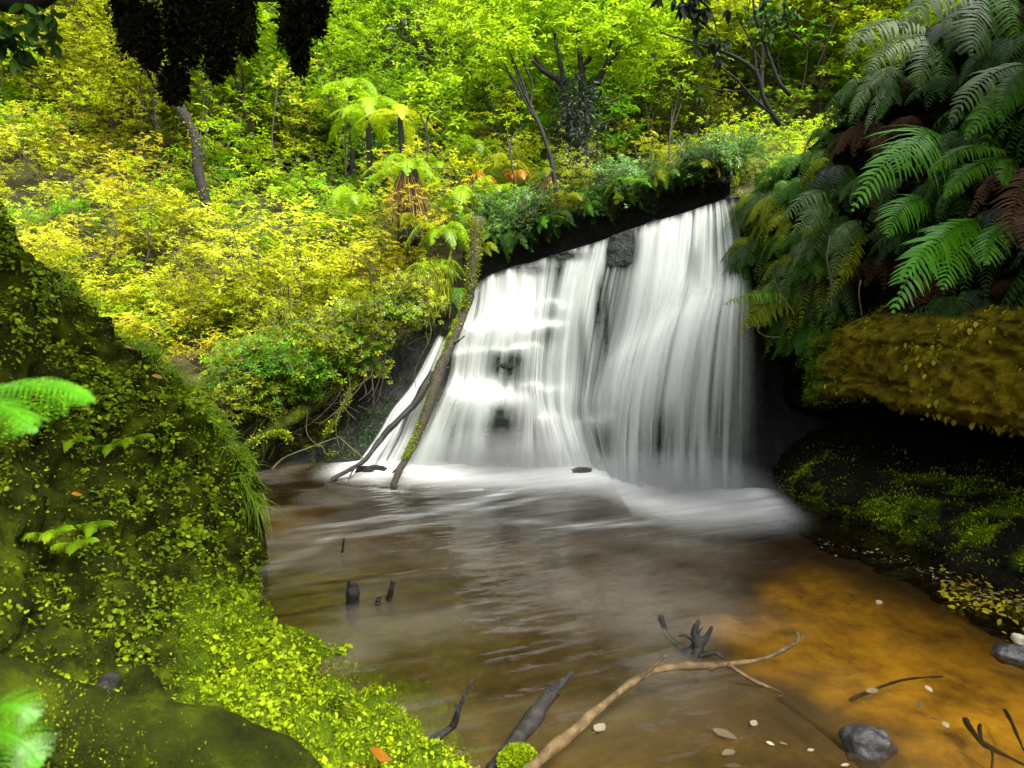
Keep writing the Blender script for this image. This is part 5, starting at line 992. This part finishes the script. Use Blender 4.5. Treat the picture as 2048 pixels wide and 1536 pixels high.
for pp, lb in (([(1660, 470, 4.9), (1655, 520, 4.85), (1663, 570, 4.85), (1662, 612, 4.85)], 'pale thin rootlet hanging under the fern curtain'), ([(1722, 560, 4.6), (1718, 590, 4.6), (1726, 640, 4.6)], 'thin rootlet hanging above the green end of the ledge'), ([(1560, 675, 5.3), (1530, 672, 5.25), (1515, 660, 5.25), (1522, 650, 5.25)], 'curled pale rootlet in front of the dark hollow'), ([(1590, 630, 5.3), (1570, 600, 5.3), (1548, 560, 5.3)], 'thin root strand under the ferns at the dark hollow')):
    stick('rootlet', lb, 'root', [('rootlet', pp, .005, .003)], 'stem', sides=5)

# ------------------------------------------------------------------ plants hanging over the dark far shore and the rim of the recess
RIM = [shrub_proto(60 + k, h=.42, spread=.75, nst=8, nw=240, leaf=.05, lw=.017) for k in range(3)]
for k in range(44):
    a = rng.uniform(470, 850); b = np.interp(a, [480, 600, 700, 800, 890], [775, 750, 690, 610, 545]) + rng.normal(0, 24); d_ = np.interp(a, [480, 700, 880], [6.9, 7.2, 7.45]) + rng.normal(0, .1)
    mt = ('olive', 'yellow', 'olive', 'lime', 'green')[k % 5]
    t = thing('low_shrub', 'low ' + {'yellow': 'yellow', 'olive': 'olive', 'lime': 'lime', 'green': 'green'}[mt] + ' sprig drooping over the dark far shore ' + ('beside the log' if a > 740 else 'above the roots' if a > 600 else 'by the near bank'), 'shrub', tuple(P(a, b, d_)), 0, mt + ' sprigs over the far shore ' + ('beside the log' if a > 740 else 'above the roots' if a > 600 else 'by the near bank'), rng.uniform(.7, 1.1) * (.75 if a > 700 else 1)); t.rotation_euler = (rng.uniform(.2, .9), rng.normal(0, .3), rng.normal(0, .6))
    ob('stem', RIM[k % 3][0], M['stem'], t); ob('foliage', RIM[k % 3][1], M[mt], t)
for k in range(30):
    a = rng.uniform(945, 1520); b = -34 + np.interp(a, [950, 1050, 1150, 1300, 1450], [505, 470, 432, 395, 372]) + rng.normal(0, 12); d_ = np.interp(a, [950, 1440], [8.05, 7.75]) + rng.normal(0, .1)
    mt = ('olive', 'deep', 'fern', 'green', 'deep')[k % 5]
    t = thing('low_shrub', 'small dark sprig fringing the rim of the recess behind the crest', 'shrub', tuple(P(a, b, d_)), 0, 'dark sprigs on the recess rim', rng.uniform(.35, 1.0)); t.rotation_euler = (rng.uniform(.3, 1.1), rng.normal(0, .3), rng.normal(0, .6))
    ob('stem', RIM[k % 3][0], M['stem'], t); ob('foliage', RIM[k % 3][1], M[mt], t)
# dark moss and hanging threads on the rock left of the log
mask = ((px > 600) & (px < 890) & (py > 640)).astype(float) * np.clip(.3 + 1.5 * fbm(V * 5, 4, 141), 0, 1)
Nr = unit(np.cross(np.gradient(V, axis=0), np.gradient(V, axis=1))); Nr = np.where((Nr * (CAM - V)).sum(-1, keepdims=True) < 0, -Nr, Nr)
mb = MB(); B, N, i, j = scatter_on(V, Nr, 9000, mask); ln = rng.uniform(.02, .06, len(B))
leaves(mb, B, N * .6 + np.array((0, 0, -1.0)) + rng.normal(0, .4, B.shape), N + rng.normal(0, .4, B.shape), ln, ln * .3)
tag(ob('rock_moss_foliage', mb.mesh('rock_moss'), M['deep']), 'dark wet moss hanging on the rock left of the leaning log', 'moss', kind='stuff')
for k in range(16):
    a = rng.uniform(500, 860); b = np.interp(a, [480, 600, 700, 800, 890], [830, 800, 750, 680, 620]); d_ = np.interp(a, [480, 700, 880], [6.75, 7.0, 7.2])
    q = [(a, b - 30, d_ + .1), (a + rng.normal(0, 18), b + 20, d_), (a + rng.normal(-20, 26), b + 60 + rng.uniform(0, 40), d_ - .05), (a + rng.normal(-30, 40), b + 90 + rng.uniform(0, 50), d_ - .08)]
    stick('bare_twig', 'thin bare twig tangled over the dark far shore', 'twig', [('twig', q, .007, .003), ('side_twig', [q[1], (q[1][0] + rng.normal(0, 25), q[1][1] + 25, q[1][2]), (q[1][0] + rng.normal(0, 40), q[1][1] + 40, q[1][2])], .004, .002)], ('stem', 'bark')[k % 2], 'bare twigs over the far shore', 5)
mb = MB(); n = 380; ha = rng.uniform(825, 905, n); B = P(ha, 560 + .25 * (880 - ha) + rng.normal(0, 26, n), 7.5 + rng.normal(0, .1, n)); blades(mb, B, np.array((0, -.25, -1.0)) + rng.normal(0, .3, (n, 3)), rng.uniform(.04, .30, n) ** 1.0, .011, np.full(n, .1))
tag(ob('hanging_moss', mb.mesh('hanging_moss', org=B.mean(0)), M['olive'], None, tuple(B.mean(0))), 'ragged curtain of green moss hanging beside the leaning log', 'moss')
for k in range(60):
    x = rng.uniform(-5.5, -1.4); y = float(y_shore(x)) + rng.uniform(.1, 2.6); a, b, ok = in_view(x, y)
    if not ok: continue
    mt = ('yellow', 'olive', 'lime', 'yellow', 'gold')[k % 5]
    plant('low_shrub', LOWS[k % 3], x, y, rng.uniform(.7, 1.1), mt, 'low ' + {'yellow': 'yellow', 'olive': 'olive', 'lime': 'lime', 'gold': 'golden'}[mt] + ' undershrub on the lower slope between the taller shrubs', 'shrub', mt + ' undershrubs on the lower slope')

bx0 = np.array([[-1,-1,-1],[1,-1,-1],[1,1,-1],[-1,1,-1],[-1,-1,1],[1,-1,1],[1,1,1],[-1,1,1]],float)
BQ = [[0,3,2,1],[4,5,6,7],[0,1,5,4],[1,2,6,5],[2,3,7,6],[3,0,4,7]]
m_, t_, o_ = newmat('spray_mist'); pv = N_(t_, 'ShaderNodeVolumePrincipled'); pv.inputs['Color'].default_value = (.95,.96,.95,1); pv.inputs['Anisotropy'].default_value = .2
tc = t_.nodes.new('ShaderNodeTexCoord'); ln_ = N_(t_, 'ShaderNodeVectorMath'); ln_.operation = 'LENGTH'; t_.links.new(tc.outputs['Object'], ln_.inputs[0])
dn = math_(t_, 'MULTIPLY', math_(t_, 'POWER', math_(t_, 'MAXIMUM', math_(t_, 'SUBTRACT', 1.0, ln_.outputs['Value']), 0.0), 1.5), 6.0); t_.links.new(dn, pv.inputs['Density']); t_.links.new(pv.outputs[0], o_.inputs['Volume'])
for (a, b, d_, sx, sy, sz, rz) in ((1360, 985, 5.85, .95, .5, .42, -.35), (1000, 925, 6.75, 1.2, .5, .38, -.15)):
    o = ob('mist', mk('mist', bx0, BQ, smooth=False), m_, None, tuple(P(a, b, d_))); o.scale = (sx, sy, sz); o.rotation_euler = (0, 0, rz)
    tag(o, 'thin spray mist at the foot of the waterfall', 'mist', kind='stuff')
# dark undercut wall behind the crest
ra = np.linspace(925, 1460, 120); cyv = np.interp(ra, FX[0], FY[0]); cdv = np.interp(ra, FX[0], FD[0]); tv_ = np.linspace(0, 1, 26)[:, None]
rw = P(ra[None] + 0 * tv_, cyv[None] + 16 - (92 + 0 * ra[None]) * tv_, cdv[None] + .62 - .22 * tv_ ** 2); rw = rw + (.07 * fbm(rw * 3, 4, 151) + .03 * fbm(rw * 10, 3, 153))[..., None] * np.array((.2, 1, .3))
tag(ob('recess_wall_terrain', mk('recess_wall', rw, gq(26, 120), None, {'moss': np.broadcast_to(sstep(.7, 1, tv_), (26, 120)) * .5}), M['rock']), kind='structure')
for k in range(22):
    a = rng.uniform(940, 1500); b = np.interp(a, FX[0], FY[0]) - 74 + rng.normal(0, 10); d_ = np.interp(a, FX[0], FD[0]) + .36
    mt = ('fern', 'deep', 'olive', 'green', 'deep')[k % 5]
    t = thing('low_shrub', 'leafy sprig drooping over the dark undercut behind the crest', 'shrub', tuple(P(a, b, d_)), 0, 'sprigs over the undercut', rng.uniform(.25, .75)); t.rotation_euler = (rng.uniform(.5, 1.3), rng.normal(0, .3), rng.normal(0, .6))
    ob('stem', RIM[k % 3][0], M['stem'], t); ob('foliage', RIM[k % 3][1], M[mt], t)
for k in range(16):
    a = 950 + 480 * (k + rng.random()) / 16; b = np.interp(a, FX[0], FY[0]) - 72 + rng.normal(0, 12); d_ = np.interp(a, FX[0], FD[0]) + .34
    t = thing('fern', 'small ' + ('olive', 'green', 'dark')[k % 3] + ' fern hanging from the undercut rim ' + ('near the log' if a < 1060 else 'below the forked tree' if a < 1250 else 'close to the fern curtain'), 'fern', tuple(P(a, b, d_)), rng.random() * 6.28, 'ferns on the undercut rim ' + ('near the log' if a < 1060 else 'below the forked tree' if a < 1250 else 'close to the fern curtain'), rng.uniform(.45, .8)); t.rotation_euler[0] = .5
    for f in HF[k % 2]: ob('frond', f, M[('olive', 'green', 'deep')[k % 3]], t)
